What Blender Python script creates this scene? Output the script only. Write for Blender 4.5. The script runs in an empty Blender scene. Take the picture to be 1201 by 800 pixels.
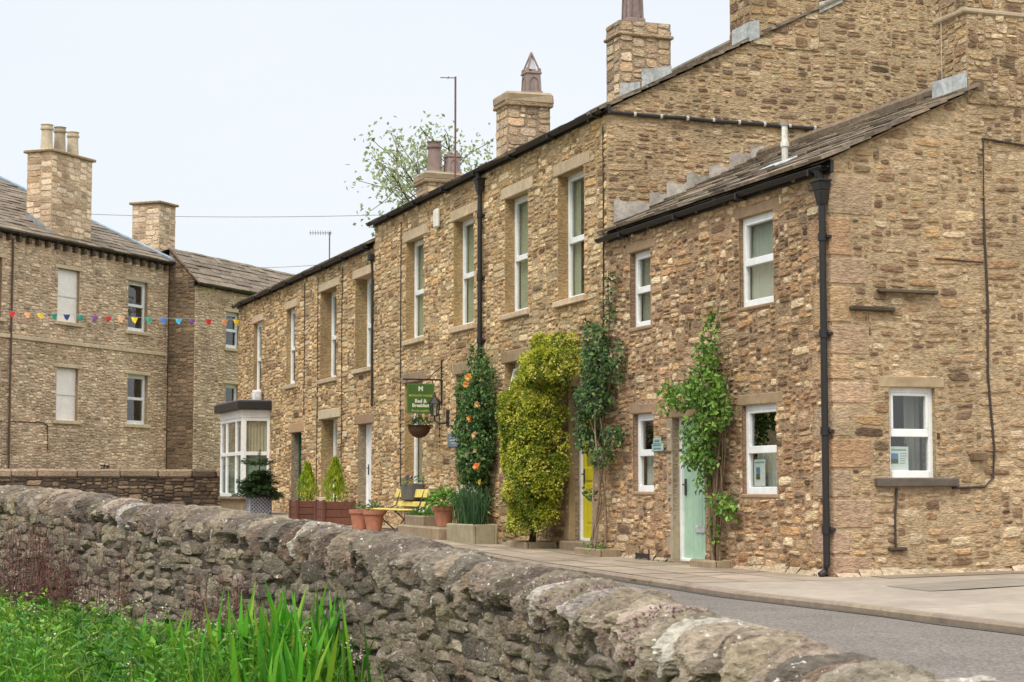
import bpy, math, random
from mathutils import Vector, Matrix, noise
random.seed(7)
R = math.radians
rnd = random.uniform

# ------------------------------------------------------------------ camera
scene = bpy.context.scene
cam_d = bpy.data.cameras.new("camera")
cam = bpy.data.objects.new("camera", cam_d)
scene.collection.objects.link(cam)
scene.camera = cam
EYE = 1.05
cam.location = (0, 0, EYE)
cam.rotation_euler = (R(90) + math.atan(171 / 2150.0), 0, 0)
cam_d.sensor_width = 36
cam_d.lens = 36 * 2150 / 1201.0
cam_d.clip_start = 0.05
cam_d.clip_end = 3000
cam_d.dof.use_dof = True
cam_d.dof.focus_distance = 29
cam_d.dof.aperture_fstop = 10

# ------------------------------------------------------------------ sky
world = bpy.data.worlds.new("World")
scene.world = world
world.use_nodes = True
wn = world.node_tree
wn.nodes.clear()
wo = wn.nodes.new('ShaderNodeOutputWorld')
bg = wn.nodes.new('ShaderNodeBackground')
sky = wn.nodes.new('ShaderNodeTexSky')
sky.sky_type = 'NISHITA'
sky.sun_disc = False
SUN_DIR = Vector((-0.22, -0.55, 0.80)).normalized()      # towards the sun
sky.sun_elevation = math.asin(SUN_DIR.z)
sky.sun_rotation = math.atan2(SUN_DIR.x, SUN_DIR.y)
sky.dust_density = 2.0
cloud = wn.nodes.new('ShaderNodeMix'); cloud.data_type = 'RGBA'
cloud.inputs[0].default_value = 0.86
wtc = wn.nodes.new('ShaderNodeTexCoord')
wno = wn.nodes.new('ShaderNodeTexNoise'); wno.inputs['Scale'].default_value = 1.6; wno.inputs['Detail'].default_value = 5
wmap = wn.nodes.new('ShaderNodeMapping'); wmap.inputs['Scale'].default_value = (1, 1, 2.6)
wr = wn.nodes.new('ShaderNodeValToRGB')
wr.color_ramp.elements[0].position = 0.32; wr.color_ramp.elements[0].color = (8.7, 9.2, 9.75, 1)
wr.color_ramp.elements[1].position = 0.72; wr.color_ramp.elements[1].color = (9.3, 9.7, 10.1, 1)
wn.links.new(wtc.outputs['Generated'], wmap.inputs['Vector'])
wn.links.new(wmap.outputs[0], wno.inputs['Vector'])
wn.links.new(wno.outputs['Fac'], wr.inputs[0])
wn.links.new(sky.outputs[0], cloud.inputs[6])
wn.links.new(wr.outputs[0], cloud.inputs[7])
sep = wn.nodes.new('ShaderNodeSeparateXYZ')
wn.links.new(wtc.outputs['Generated'], sep.inputs[0])
zen = wn.nodes.new('ShaderNodeMapRange')            # an overcast sky is brighter overhead than at the horizon
zen.inputs['From Min'].default_value = 0.27; zen.inputs['From Max'].default_value = 1.0
zen.inputs['To Min'].default_value = 1.0; zen.inputs['To Max'].default_value = 2.8
wn.links.new(sep.outputs['Z'], zen.inputs['Value'])
sc_ = wn.nodes.new('ShaderNodeVectorMath'); sc_.operation = 'SCALE'
wn.links.new(cloud.outputs[2], sc_.inputs[0]); wn.links.new(zen.outputs[0], sc_.inputs['Scale'])
wn.links.new(sc_.outputs[0], bg.inputs[0])
bg.inputs[1].default_value = 0.1
wn.links.new(bg.outputs[0], wo.inputs[0])

# ------------------------------------------------------------------ sun behind thin cloud
sun_d = bpy.data.lights.new("sun", 'SUN')
sun_d.energy = 2.0
sun_d.angle = R(20)
sun_d.color = (1.0, 0.94, 0.85)
sun = bpy.data.objects.new("sun", sun_d)
scene.collection.objects.link(sun)
sun.rotation_euler = (-SUN_DIR).to_track_quat('-Z', 'Y').to_euler()

scene.view_settings.view_transform = 'Standard'
scene.view_settings.look = 'None'
scene.view_settings.gamma = 1
scene.view_settings.exposure = 0.1
scene.view_settings.use_curve_mapping = False
scene.render.engine = 'CYCLES'
scene.cycles.max_bounces = 6
scene.cycles.transparent_max_bounces = 12

# ------------------------------------------------------------------ helpers
def lin(c):
    return tuple(((x / 255.0) / 12.92 if x / 255.0 <= 0.04045 else ((x / 255.0 + 0.055) / 1.055) ** 2.4) for x in c)

def vary(c, a=0.08, hue=0.03):
    k = 1 + rnd(-a, a)
    return tuple(max(0.0, x * k * (1 + rnd(-hue, hue))) for x in c)

class MB:
    """collects geometry with a colour per vertex"""
    def __init__(self):
        self.v = []; self.f = []; self.c = []; self.s = []; self.k = 0
    def add(self, verts, faces, col):
        n = len(self.v)
        self.v.extend(verts)
        self.c.extend([col] * len(verts))
        self.k += 1; self.s.extend([(self.k * 0.6180339) % 1.0] * len(verts))
        self.f.extend([tuple(i + n for i in f) for f in faces])
    def quad(self, a, b, c, d, col):
        self.add([a, b, c, d], [(0, 1, 2, 3)], col)

def build(name, mb, mat, parent=None, loc=None, smooth=False):
    """one mesh object; mb holds world coordinates"""
    if parent is not None:
        root = parent
        while root.parent: root = root.parent
        off = root.location.copy()
        if root is not parent or True:
            off = root.location.copy()
    else:
        off = Vector(loc) if loc is not None else Vector((0, 0, 0))
    me = bpy.data.meshes.new(name)
    me.from_pydata([Vector(p) - off for p in mb.v], [], mb.f)
    at = me.color_attributes.new('col', 'FLOAT_COLOR', 'POINT')
    buf = []
    for c in mb.c: buf.extend((c[0], c[1], c[2], 1.0))
    at.data.foreach_set('color', buf)
    sid = me.attributes.new('sid', 'FLOAT', 'POINT'); sid.data.foreach_set('value', mb.s)
    if smooth:
        me.polygons.foreach_set('use_smooth', [True] * len(me.polygons))
    me.materials.append(mat)
    me.update()
    o = bpy.data.objects.new(name, me)
    scene.collection.objects.link(o)
    if parent is not None:
        o.parent = parent
        if parent.parent is None and parent.type == 'MESH':
            pass
    else:
        o.location = off
    return o

def empty(name, loc, label, cat, group=None):
    o = bpy.data.objects.new(name, None)
    o.empty_display_size = 0.2
    scene.collection.objects.link(o)
    o.location = loc
    o['label'] = label; o['category'] = cat
    if group: o['group'] = group
    return o

def tag(o, label, cat, group=None):
    o['label'] = label; o['category'] = cat
    if group: o['group'] = group
    return o

def kind(o, k):
    o['kind'] = k
    return o

def copy_thing(o, loc, label=None, scale=None, rotz=None, parent=None):
    c = o.copy(); scene.collection.objects.link(c)
    if parent is None:
        c.location = loc
        if label: c['label'] = label
        if scale: c.scale = (scale, scale, scale)
        if rotz is not None: c.rotation_euler = (0, 0, rotz)
    else:
        c.parent = parent
    for ch in list(o.children): copy_thing(ch, None, parent=c)
    return c

# ---- site frames: a along the facade away from the viewer, b into the building
class Site:
    def __init__(self, O, A):
        self.O = Vector(O); self.A = Vector(A).normalized(); self.B = None
    def p(self, a, b, z):
        q = self.O + self.A * a + self.B * b
        return Vector((q.x, q.y, z))

T = Site((3.771, 21.515, 0), (-0.34259, 0.93948, 0)); T.B = Vector((0.93948, 0.34259, 0))
L = Site((-13.032, 62.0, 0), (0.38492, 0.92295, 0)); L.B = Vector((-0.92295, 0.38492, 0))

class Frame:
    """u along a wall, z up, w outwards"""
    def __init__(self, O, ud, wd):
        self.O = Vector(O); self.ud = Vector(ud); self.wd = Vector(wd)
    def p(self, u, z, w=0.0):
        q = self.O + self.ud * u + self.wd * w
        return Vector((q.x, q.y, self.O.z + z))
def front(site, b=0.0): return Frame(site.p(0, b, 0), site.A, -site.B)
def side(site, a, sgn=-1): return Frame(site.p(a, 0, 0), site.B, site.A * sgn)

def zg(s):      # pavement level, rising gently away from the viewer
    return 0.0165 * max(0.0, s - 5)

def cbox(mb, P, a0, a1, b0, b1, c0, c1, col, bev=0.006, jit=0.0):
    """chamfered box; P(a,b,c) -> point"""
    bev = min(bev, abs(a1 - a0) * 0.4, abs(b1 - b0) * 0.4, abs(c1 - c0) * 0.4)
    A = (min(a0, a1), max(a0, a1)); B = (min(b0, b1), max(b0, b1)); C = (min(c0, c1), max(c0, c1))
    vs = []; idx = {}
    for i in (0, 1):
        for j in (0, 1):
            for k in (0, 1):
                base = [A[i], B[j], C[k]]
                s = [1 if i == 0 else -1, 1 if j == 0 else -1, 1 if k == 0 else -1]
                jj = [rnd(-jit, jit) for _ in range(3)] if jit else [0, 0, 0]
                for ax in range(3):
                    q = list(base)
                    for o in range(3):
                        if o != ax: q[o] += s[o] * bev
                        q[o] += jj[o]
                    idx[(i, j, k, ax)] = len(vs); vs.append(P(*q))
    fs = []
    for ax in range(3):
        o1, o2 = [x for x in range(3) if x != ax]
        for e in (0, 1):
            ring = []
            for (m, n) in ((0, 0), (1, 0), (1, 1), (0, 1)):
                key = [0, 0, 0]; key[ax] = e; key[o1] = m; key[o2] = n
                ring.append(idx[(key[0], key[1], key[2], ax)])
            fs.append(tuple(ring))
    for ax in range(3):
        o1, o2 = [x for x in range(3) if x != ax]
        for m in (0, 1):
            for n in (0, 1):
                k0 = [0, 0, 0]; k0[o1] = m; k0[o2] = n
                k1 = list(k0); k1[ax] = 1
                fs.append((idx[(*k0, o1)], idx[(*k1, o1)], idx[(*k1, o2)], idx[(*k0, o2)]))
    for i in (0, 1):
        for j in (0, 1):
            for k in (0, 1):
                fs.append((idx[(i, j, k, 0)], idx[(i, j, k, 1)], idx[(i, j, k, 2)]))
    mb.add(vs, fs, col)

def fbox(mb, fr, u0, u1, z0, z1, w0, w1, col, bev=0.006, jit=0.0):
    cbox(mb, lambda a, b, c: fr.p(a, b, c), u0, u1, z0, z1, w0, w1, col, bev, jit)

def tube(mb, pts, r, col, seg=8, r1=None, cap=True):
    pts = [Vector(p) for p in pts]
    n = len(pts); vs = []; fs = []
    up = Vector((0.13, 0.27, 0.95)).normalized()
    for i, p in enumerate(pts):
        d = (pts[min(i + 1, n - 1)] - pts[max(i - 1, 0)])
        if d.length < 1e-9: d = Vector((0, 0, 1))
        d.normalize()
        x = d.cross(up)
        if x.length < 0.05: x = d.cross(Vector((1, 0, 0)))
        x.normalize(); y = x.cross(d)
        rr = r if r1 is None else r + (r1 - r) * i / max(1, n - 1)
        for k in range(seg):
            an = 2 * math.pi * k / seg
            vs.append(p + x * math.cos(an) * rr + y * math.sin(an) * rr)
    for i in range(n - 1):
        for k in range(seg):
            k2 = (k + 1) % seg
            fs.append((i * seg + k, i * seg + k2, (i + 1) * seg + k2, (i + 1) * seg + k))
    if cap:
        fs.append(tuple(range(seg))); fs.append(tuple((n - 1) * seg + k for k in range(seg)))
    mb.add(vs, fs, col)

def lathe(mb, base, prof, col, seg=20, sq=False):
    """prof: list of (r, z). sq gives a four-sided turned shape"""
    vs = []; fs = []
    m = 4 if sq else seg
    for (r, z) in prof:
        for k in range(m):
            an = 2 * math.pi * k / m + (math.pi / 4 if sq else 0)
            q = r * (1.41421 if sq else 1)
            vs.append(Vector(base) + Vector((math.cos(an) * q, math.sin(an) * q, z)))
    for i in range(len(prof) - 1):
        for k in range(m):
            k2 = (k + 1) % m
            fs.append((i * m + k, i * m + k2, (i + 1) * m + k2, (i + 1) * m + k))
    mb.add(vs, fs, col)

# cube-sphere template for single rounded stones
def _cubegrid(n):
    vs = {}; out = []; fs = []
    def idx(p):
        k = tuple(round(x, 5) for x in p)
        if k not in vs: vs[k] = len(out); out.append(Vector(p))
        return vs[k]
    for ax in range(3):
        for sg in (-1, 1):
            for i in range(n):
                for j in range(n):
                    q = []
                    for (di, dj) in ((0, 0), (1, 0), (1, 1), (0, 1)):
                        a = -1 + 2 * (i + di) / n; b = -1 + 2 * (j + dj) / n
                        p = [0, 0, 0]; p[ax] = sg; p[(ax + 1) % 3] = a; p[(ax + 2) % 3] = b
                        q.append(idx(p))
                    if sg < 0: q.reverse()
                    fs.append(tuple(q))
    return out, fs
CG = {n: _cubegrid(n) for n in (3, 5, 8, 12)}

def rock(mb, P, ca, cb, cc, ha, hb, hc, col, n=3, power=4.0, amp=0.1, lean=0.0, dome=False, nsc=1.0, cuts=4):
    """rounded, irregular stone in the axes of P; dome rounds the top"""
    verts, faces = CG[n]
    off = Vector((rnd(-50, 50), rnd(-50, 50), rnd(-50, 50)))
    planes = []
    for _ in range(cuts):
        v = Vector((rnd(-1, 1), rnd(-1, 1), rnd(-1, 1))).normalized(); planes.append((v, rnd(0.72, 1.0)))
    vs = []
    for p in verts:
        k = (abs(p.x) ** power + abs(p.y) ** power + abs(p.z) ** power) ** (-1 / power)
        q = p * k
        for (v, dd) in planes:
            e = q.dot(v) - dd
            if e > 0: q = q - v * e
        x, y, z = q.x * ha, q.y * hb, q.z * hc
        if dome and q.z > -0.2:
            z = -0.2 * hc + (z + 0.2 * hc) * math.sqrt(max(0.0, 1 - 0.72 * q.y * q.y))
        d = 1 + amp * noise.noise(q * 1.6 * nsc + off) + amp * 0.6 * noise.noise(q * 4.0 * nsc + off) + amp * 0.4 * noise.noise(q * 9.0 * nsc + off)
        x, y, z = x * d, y * d, z * d
        x += lean * z
        vs.append(P(ca + x, cb + y, cc + z))
    mb.add(vs, faces, col)

# ---- walls of real stones
PAL = {}
def pal(name, lst, mortar):
    PAL[name] = ([lin(c) for c in lst], lin(mortar))
pal('gold', [(206, 170, 122), (194, 158, 112), (216, 186, 140), (178, 144, 104), (204, 176, 136), (164, 131, 95), (222, 195, 152), (142, 108, 76), (188, 161, 124), (204, 160, 104)], (178, 151, 113))
pal('brown', [(186, 148, 110), (174, 138, 104), (200, 166, 128), (216, 192, 158), (160, 122, 90), (148, 123, 98), (194, 151, 106), (120, 94, 74), (208, 178, 142), (186, 154, 118)], (168, 138, 107))
pal('gable', [(186, 154, 116), (172, 142, 108), (194, 166, 128), (158, 124, 90), (200, 174, 140), (144, 112, 84), (184, 146, 102), (130, 102, 80), (190, 160, 120), (176, 146, 110)], (180, 152, 117))
pal('grey', [(214, 184, 150), (204, 172, 138), (222, 192, 160), (192, 160, 128), (176, 146, 116), (210, 180, 148), (224, 196, 162), (184, 148, 112)], (204, 176, 144))
pal('dark_stone', [(134, 114, 92), (122, 104, 84), (146, 124, 100), (114, 98, 80)], (126, 108, 88))  # darker stones and mortar, used on the wing's gable end
pal('yard', [(118, 98, 80), (104, 88, 74), (134, 114, 94), (92, 78, 68), (146, 126, 104)], (84, 72, 62))
pal('stack', [(200, 172, 138), (188, 158, 122), (208, 182, 150), (178, 148, 116), (204, 166, 124), (168, 142, 116)], (160, 136, 108))

MUL = dict(brown=(1.04, 1.035, .98), gable=(1.03, 1.02, .97), grey=(1.2, 1.21, 1.17))
DS = dict(gold=.1, gable=.12, stack=.22, brown=.06, grey=.14)
def desat(c, k):
    g = 0.3 * c[0] + 0.6 * c[1] + 0.1 * c[2]
    return tuple(x + (g - x) * k for x in c)
for _p in DS: PAL[_p] = (PAL[_p][0], tuple(x * k for x, k in zip(desat(PAL[_p][1], DS[_p]), (0.98, 0.985, 0.93))))

def wall_plane(mb, fr, u0, u1, z0, z1, holes, col, w=0.0):
    us = sorted({u0, u1, *[min(max(h[i], u0), u1) for h in holes for i in (0, 1)]})
    zs = sorted({z0, z1, *[min(max(h[i], z0), z1) for h in holes for i in (2, 3)]})
    for i in range(len(us) - 1):
        for j in range(len(zs) - 1):
            cu, cz = (us[i] + us[i + 1]) / 2, (zs[j] + zs[j + 1]) / 2
            if any(h[0] < cu < h[1] and h[2] < cz < h[3] for h in holes): continue
            mb.quad(fr.p(us[i], zs[j], w), fr.p(us[i + 1], zs[j], w), fr.p(us[i + 1], zs[j + 1], w), fr.p(us[i], zs[j + 1], w), col)

def reveals(mb, fr, holes, depth, col):
    for h in holes:
        u0, u1, z0, z1 = h[:4]
        for (a, b) in (((u0, z0), (u0, z1)), ((u1, z0), (u1, z1)), ((u0, z0), (u1, z0)), ((u0, z1), (u1, z1))):
            mb.quad(fr.p(a[0], a[1], 0), fr.p(b[0], b[1], 0), fr.p(b[0], b[1], -depth), fr.p(a[0], a[1], -depth), vary(col, 0.05))

def one_stone(mb, fr, u0, u1, z0, z1, col, proud, inset, w0=0.0, topfn=None, sag=None, mort=None):
    cu, cz = (u0 + u1) / 2, (z0 + z1) / 2
    hu, hz = (u1 - u0) / 2, (z1 - z0) / 2
    m = 12
    pts = []
    ju, jz = min(hu * 0.34, 0.05), hz * 0.34
    cs = [(cu + sx * hu + rnd(-ju, ju * 0.35) * sx, cz + sz * hz + rnd(-jz, jz * 0.3) * sz) for sx, sz in ((-1, -1), (1, -1), (1, 1), (-1, 1))]
    for k in range(4):
        a, b, c = cs[k - 1], cs[k], cs[(k + 1) % 4]
        f, g = rnd(0.08, 0.26), rnd(0.08, 0.26)
        pts.append((b[0] + (a[0] - b[0]) * f, b[1] + (a[1] - b[1]) * f))
        pts.append((b[0] + (c[0] - b[0]) * g, b[1] + (c[1] - b[1]) * g))
        f = rnd(0.4, 0.6); o = rnd(-0.1, 0.06) * hz
        n_u, n_z = (c[1] - b[1]), -(c[0] - b[0])
        ll = math.hypot(n_u, n_z) or 1
        pts.append((b[0] + (c[0] - b[0]) * f + n_u / ll * o, b[1] + (c[1] - b[1]) * f + n_z / ll * o))
    if sag: pts = [(a, b + sag(a, cz)) for a, b in pts]
    if topfn and any(b > topfn(a) - 0.01 for a, b in pts):
        pts = [(a, min(b, topfn(a) - 0.015)) for a, b in pts]
        if max(p[1] for p in pts) - min(p[1] for p in pts) < 0.02: return
    gu = sum(p[0] for p in pts) / m; gz = sum(p[1] for p in pts) / m
    kk = 1 - inset
    tilt_u, tilt_z = rnd(-0.25, 0.25), rnd(-0.3, 0.3)
    vs = [fr.p(a, b, w0 - 0.004) for a, b in pts]
    for a, b in pts:
        da, db = (a - gu) * kk, (b - gz) * kk
        ww = proud * (1 + tilt_u * da / max(hu, 1e-3) + tilt_z * db / max(hz, 1e-3) + rnd(-0.15, 0.15))
        vs.append(fr.p(gu + da, gz + db, w0 + max(0.001, ww)))
    vs.append(fr.p(gu + rnd(-.2, .2) * hu, gz + rnd(-.2, .2) * hz, w0 + proud * rnd(0.9, 1.5)))
    fs = []
    for k in range(m):
        k2 = (k + 1) % m
        fs.append((k, k2, m + k2, m + k)); fs.append((m + k, m + k2, 2 * m))
    n0 = len(mb.v)
    mb.add(vs, fs, col)
    if mort:                      # flush pointing smeared over the stone's edge
        for k in range(m):
            f = rnd(0.25, 0.8)
            mb.c[n0 + k] = tuple(a + (b - a) * f for a, b in zip(col, mort))
            if random.random() < 0.22:
                f = rnd(0.2, 0.6)
                mb.c[n0 + m + k] = tuple(a + (b - a) * f for a, b in zip(col, mort))

def cut(r, h):
    """largest parts of rect r left after taking rect h out of it"""
    u0, u1, z0, z1 = r
    a0, a1, b0, b1 = h[:4]
    if a0 >= u1 or a1 <= u0 or b0 >= z1 or b1 <= z0: return [r]
    out = []
    if a0 - u0 > 0.05: out.append((u0, a0, z0, z1))
    if u1 - a1 > 0.05: out.append((a1, u1, z0, z1))
    lo, hi = max(u0, a0), min(u1, a1)
    if b0 - z0 > 0.04: out.append((lo, hi, z0, b0))
    if z1 - b1 > 0.04: out.append((lo, hi, b1, z1))
    return out

def stones(mb, fr, u0, u1, z0, z1, holes, p, hr=(0.08, 0.19), asp=(1.3, 3.6), proud=(0.006, 0.016), gap=0.012,
           inset=0.16, topfn=None, botfn=None, wave=0.03, miss=0.04, big=0.0, w0=0.0, dark=0.0):
    cols = [tuple(x * k for x, k in zip(desat(c, DS.get(p, 0.0)), MUL.get(p, (1.08, 1.065, 0.99)))) for c in PAL[p][0]]
    proud = (proud[0] * 1.5, proud[1] * 1.6); inset *= 0.75; dark = dark + 0.025
    sd = rnd(0, 100)
    sag = (lambda a, c: wave * noise.noise(Vector((a * 0.6 + sd, c * 0.8, 0)))) if wave else None
    cz = max(0.028, hr[0] * 0.72); cu = cz * 1.35
    nu, nz = max(1, int(round((u1 - u0) / cu))), max(1, int(round((z1 - z0) / cz)))
    cu = (u1 - u0) / nu; cz = (z1 - z0) / nz
    occ = [bytearray(nu) for _ in range(nz)]
    for j in range(nz):
        row = occ[j]
        for i in range(nu):
            if row[i]: continue
            h = rnd(*hr) if random.random() > 0.3 else rnd(hr[0], hr[0] + (hr[1] - hr[0]) * 0.4)
            nh = max(1, min(nz - j, int(round(h / cz))))
            nw = max(1, int(round(h * rnd(*asp) / cu)))
            w = 0
            while w < nw and i + w < nu and not row[i + w]: w += 1
            if i + w < nu and not row[i + w]:           # do not leave slivers
                if i + w + 1 >= nu or row[i + w + 1]: w += 1
            for jj in range(j, j + nh):
                for ii in range(i, i + w): occ[jj][ii] = 1
            rects = [(u0 + i * cu, u0 + (i + w) * cu, z0 + j * cz, z0 + (j + nh) * cz)]
            for hh in holes:
                rects = [q for r in rects for q in cut(r, hh)]
            for (a, b, c, d) in rects:
                if b - a < 0.04 or d - c < 0.025: continue
                if botfn and d < botfn((a + b) / 2): continue
                if topfn and c > topfn((a + b) / 2) - 0.03: continue
                if random.random() < miss: continue
                col = vary(random.choice(cols), 0.15, 0.02)
                if random.random() < dark:
                    kd = rnd(0.4, 0.65); col = tuple(x * kd for x in col)
                g = gap * rnd(0.4, 1.5) / 2
                one_stone(mb, fr, a + g, b - g, c + g, d - g, col, rnd(*proud), inset * rnd(0.6, 1.3), w0, topfn, sag, PAL[p][1])

# ------------------------------------------------------------------ materials
def new_mat(name):
    m = bpy.data.materials.new(name); m.use_nodes = True
    nt = m.node_tree
    b = nt.nodes['Principled BSDF']
    return m, nt, b

def attr_mat(name, *args, grain=1.0, **kw):
    m = _attr_mat(name, *args, **kw)
    if grain != 1.0:
        nt = m.node_tree
        mp = nt.nodes.new('ShaderNodeMapping'); mp.inputs['Scale'].default_value = (1, 1, grain)
        tc = [n for n in nt.nodes if n.type == 'TEX_COORD'][0]
        for n in [n for n in nt.nodes if n.type == 'TEX_NOISE']:
            if n.inputs['Scale'].default_value > 4 and not n.inputs['Vector'].links[0].from_node.type == 'MAPPING': nt.links.new(mp.outputs[0], n.inputs['Vector'])
        a = nt.nodes.new('ShaderNodeAttribute'); a.attribute_name = 'sid'
        cmb = nt.nodes.new('ShaderNodeVectorMath'); cmb.operation = 'SCALE'; cmb.inputs[0].default_value = (61, 37, 83)
        nt.links.new(a.outputs['Fac'], cmb.inputs['Scale'])
        ad = nt.nodes.new('ShaderNodeVectorMath'); ad.operation = 'ADD'
        nt.links.new(tc.outputs['Object'], ad.inputs[0]); nt.links.new(cmb.outputs[0], ad.inputs[1])
        nt.links.new(ad.outputs[0], mp.inputs['Vector'])
    return m

def _attr_mat(name, rough=0.9, nscale=18, namp=0.35, bscale=70, bstr=0.25, bdist=0.01, stain=0.25, spec=0.25, stain_scale=0.7, fine=None, spots=None):
    """colour comes from the mesh, broken up by weathering noise"""
    m, nt, b = new_mat(name)
    N = nt.nodes; K = nt.links
    a = N.new('ShaderNodeAttribute'); a.attribute_name = 'col'
    tc = N.new('ShaderNodeTexCoord')
    n1 = N.new('ShaderNodeTexNoise'); n1.inputs['Scale'].default_value = nscale; n1.inputs['Detail'].default_value = 6; n1.inputs['Roughness'].default_value = 0.65
    K.new(tc.outputs['Object'], n1.inputs['Vector'])
    r1 = N.new('ShaderNodeMapRange'); r1.inputs['From Min'].default_value = 0.28; r1.inputs['From Max'].default_value = 0.72
    r1.inputs['To Min'].default_value = 1 - namp; r1.inputs['To Max'].default_value = 1 + namp
    K.new(n1.outputs['Fac'], r1.inputs['Value'])
    n2 = N.new('ShaderNodeTexNoise'); n2.inputs['Scale'].default_value = stain_scale; n2.inputs['Detail'].default_value = 5; n2.inputs['Roughness'].default_value = 0.6
    K.new(tc.outputs['Object'], n2.inputs['Vector'])
    r2 = N.new('ShaderNodeMapRange'); r2.inputs['From Min'].default_value = 0.3; r2.inputs['From Max'].default_value = 0.7
    r2.inputs['To Min'].default_value = 1 - stain; r2.inputs['To Max'].default_value = 1 + stain * 0.5
    K.new(n2.outputs['Fac'], r2.inputs['Value'])
    mu = N.new('ShaderNodeMath'); mu.operation = 'MULTIPLY'
    K.new(r1.outputs[0], mu.inputs[0]); K.new(r2.outputs[0], mu.inputs[1])
    vm = N.new('ShaderNodeVectorMath'); vm.operation = 'SCALE'
    K.new(a.outputs['Color'], vm.inputs[0]); K.new(mu.outputs[0], vm.inputs['Scale'])
    last = vm.outputs[0]
    if spots:                     # lichen: pale crusty patches with edges of their own
        for (col, sc, lo, hi) in spots:
            v = N.new('ShaderNodeTexNoise'); v.inputs['Scale'].default_value = sc; v.inputs['Detail'].default_value = 8; v.inputs['Roughness'].default_value = 0.7
            mp = N.new('ShaderNodeMapping'); mp.inputs['Location'].default_value = (sc * 3.1, sc * 1.7, sc)
            K.new(tc.outputs['Object'], mp.inputs['Vector']); K.new(mp.outputs[0], v.inputs['Vector'])
            rr = N.new('ShaderNodeMapRange'); rr.inputs['From Min'].default_value = lo; rr.inputs['From Max'].default_value = hi
            K.new(v.outputs['Fac'], rr.inputs['Value'])
            mx = N.new('ShaderNodeMix'); mx.data_type = 'RGBA'
            K.new(rr.outputs[0], mx.inputs[0]); K.new(last, mx.inputs[6]); mx.inputs[7].default_value = (*lin(col), 1)
            last = mx.outputs[2]
    K.new(last, b.inputs['Base Color'])
    b.inputs['Roughness'].default_value = rough
    b.inputs['Specular IOR Level'].default_value = spec
    n3 = N.new('ShaderNodeTexNoise'); n3.inputs['Scale'].default_value = bscale; n3.inputs['Detail'].default_value = 5
    K.new(tc.outputs['Object'], n3.inputs['Vector'])
    bp = N.new('ShaderNodeBump'); bp.inputs['Strength'].default_value = bstr; bp.inputs['Distance'].default_value = bdist
    K.new(n3.outputs['Fac'], bp.inputs['Height']); K.new(bp.outputs[0], b.inputs['Normal'])
    return m

M = {}
M['stone'] = attr_mat('rubble_stone', grain=2.4, nscale=13, namp=0.5, bscale=20, bstr=0.8, bdist=0.035, stain=0.3, stain_scale=0.8, spots=[((206, 196, 176), 10, .66, .71), ((88, 76, 64), 7, .655, .73)])
M['drystone'] = attr_mat('dry_stone', nscale=24, namp=0.5, bscale=48, bstr=0.9, bdist=0.018, stain=0.3, stain_scale=1.3,
                         grain=1.5, spots=[((196, 190, 176), 26, 0.615, 0.64), ((118, 106, 98), 4.2, 0.68, 0.82), ((112, 108, 78), 6, 0.66, 0.78), ((204, 200, 188), 7, 0.665, 0.68)])
M['dressed'] = attr_mat('dressed_stone', nscale=9, namp=0.2, bscale=60, bstr=0.2, bdist=0.01, stain=0.2, stain_scale=1.4)
M['slate'] = attr_mat('stone_slates', nscale=12, namp=0.4, bscale=35, bstr=0.5, bdist=0.02, stain=0.2, stain_scale=0.9, spots=[((168, 158, 136), 5, 0.6, 0.72)])
M['paint'] = attr_mat('gloss_paint', rough=0.45, nscale=9, namp=0.09, bscale=30, bstr=0.05, stain=0.1, stain_scale=2.0, spec=0.45)
M['iron'] = attr_mat('black_iron', rough=0.5, nscale=20, namp=0.25, bscale=60, bstr=0.1, stain=0.1, spec=0.4)
M['clay'] = attr_mat('fired_clay', rough=0.85, nscale=10, namp=0.2, bscale=60, bstr=0.15, stain=0.2, stain_scale=2)
M['lead'] = attr_mat('lead_sheet', rough=0.6, nscale=14, namp=0.35, bscale=25, bstr=0.3, stain=0.3, stain_scale=4)
M['wood'] = attr_mat('weathered_wood', rough=0.7, nscale=16, namp=0.22, bscale=50, bstr=0.2, stain=0.15, stain_scale=3)
M['cloth'] = attr_mat('net_cloth', rough=0.95, nscale=20, namp=0.05, bscale=80, bstr=0.05, stain=0.05)
M['bark'] = attr_mat('bark', rough=0.95, nscale=24, namp=0.4, bscale=60, bstr=0.6, stain=0.2)
M['soil'] = attr_mat('soil', rough=1, nscale=30, namp=0.4, bscale=60, bstr=0.8, stain=0.2)

def leaf_mat(name, trans=0.3, rough=0.5):
    m, nt, b = new_mat(name)
    N = nt.nodes; K = nt.links
    a = N.new('ShaderNodeAttribute'); a.attribute_name = 'col'
    K.new(a.outputs['Color'], b.inputs['Base Color'])
    b.inputs['Roughness'].default_value = rough; b.inputs['Specular IOR Level'].default_value = 0.35
    tr = N.new('ShaderNodeBsdfTranslucent'); K.new(a.outputs['Color'], tr.inputs['Color'])
    mx = N.new('ShaderNodeMixShader'); mx.inputs[0].default_value = trans
    K.new(b.outputs[0], mx.inputs[1]); K.new(tr.outputs[0], mx.inputs[2])
    K.new(mx.outputs[0], N['Material Output'].inputs['Surface'])
    return m
M['leaf'] = leaf_mat('leaves')
M['petal'] = leaf_mat('petals', 0.35, 0.7)

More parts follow.
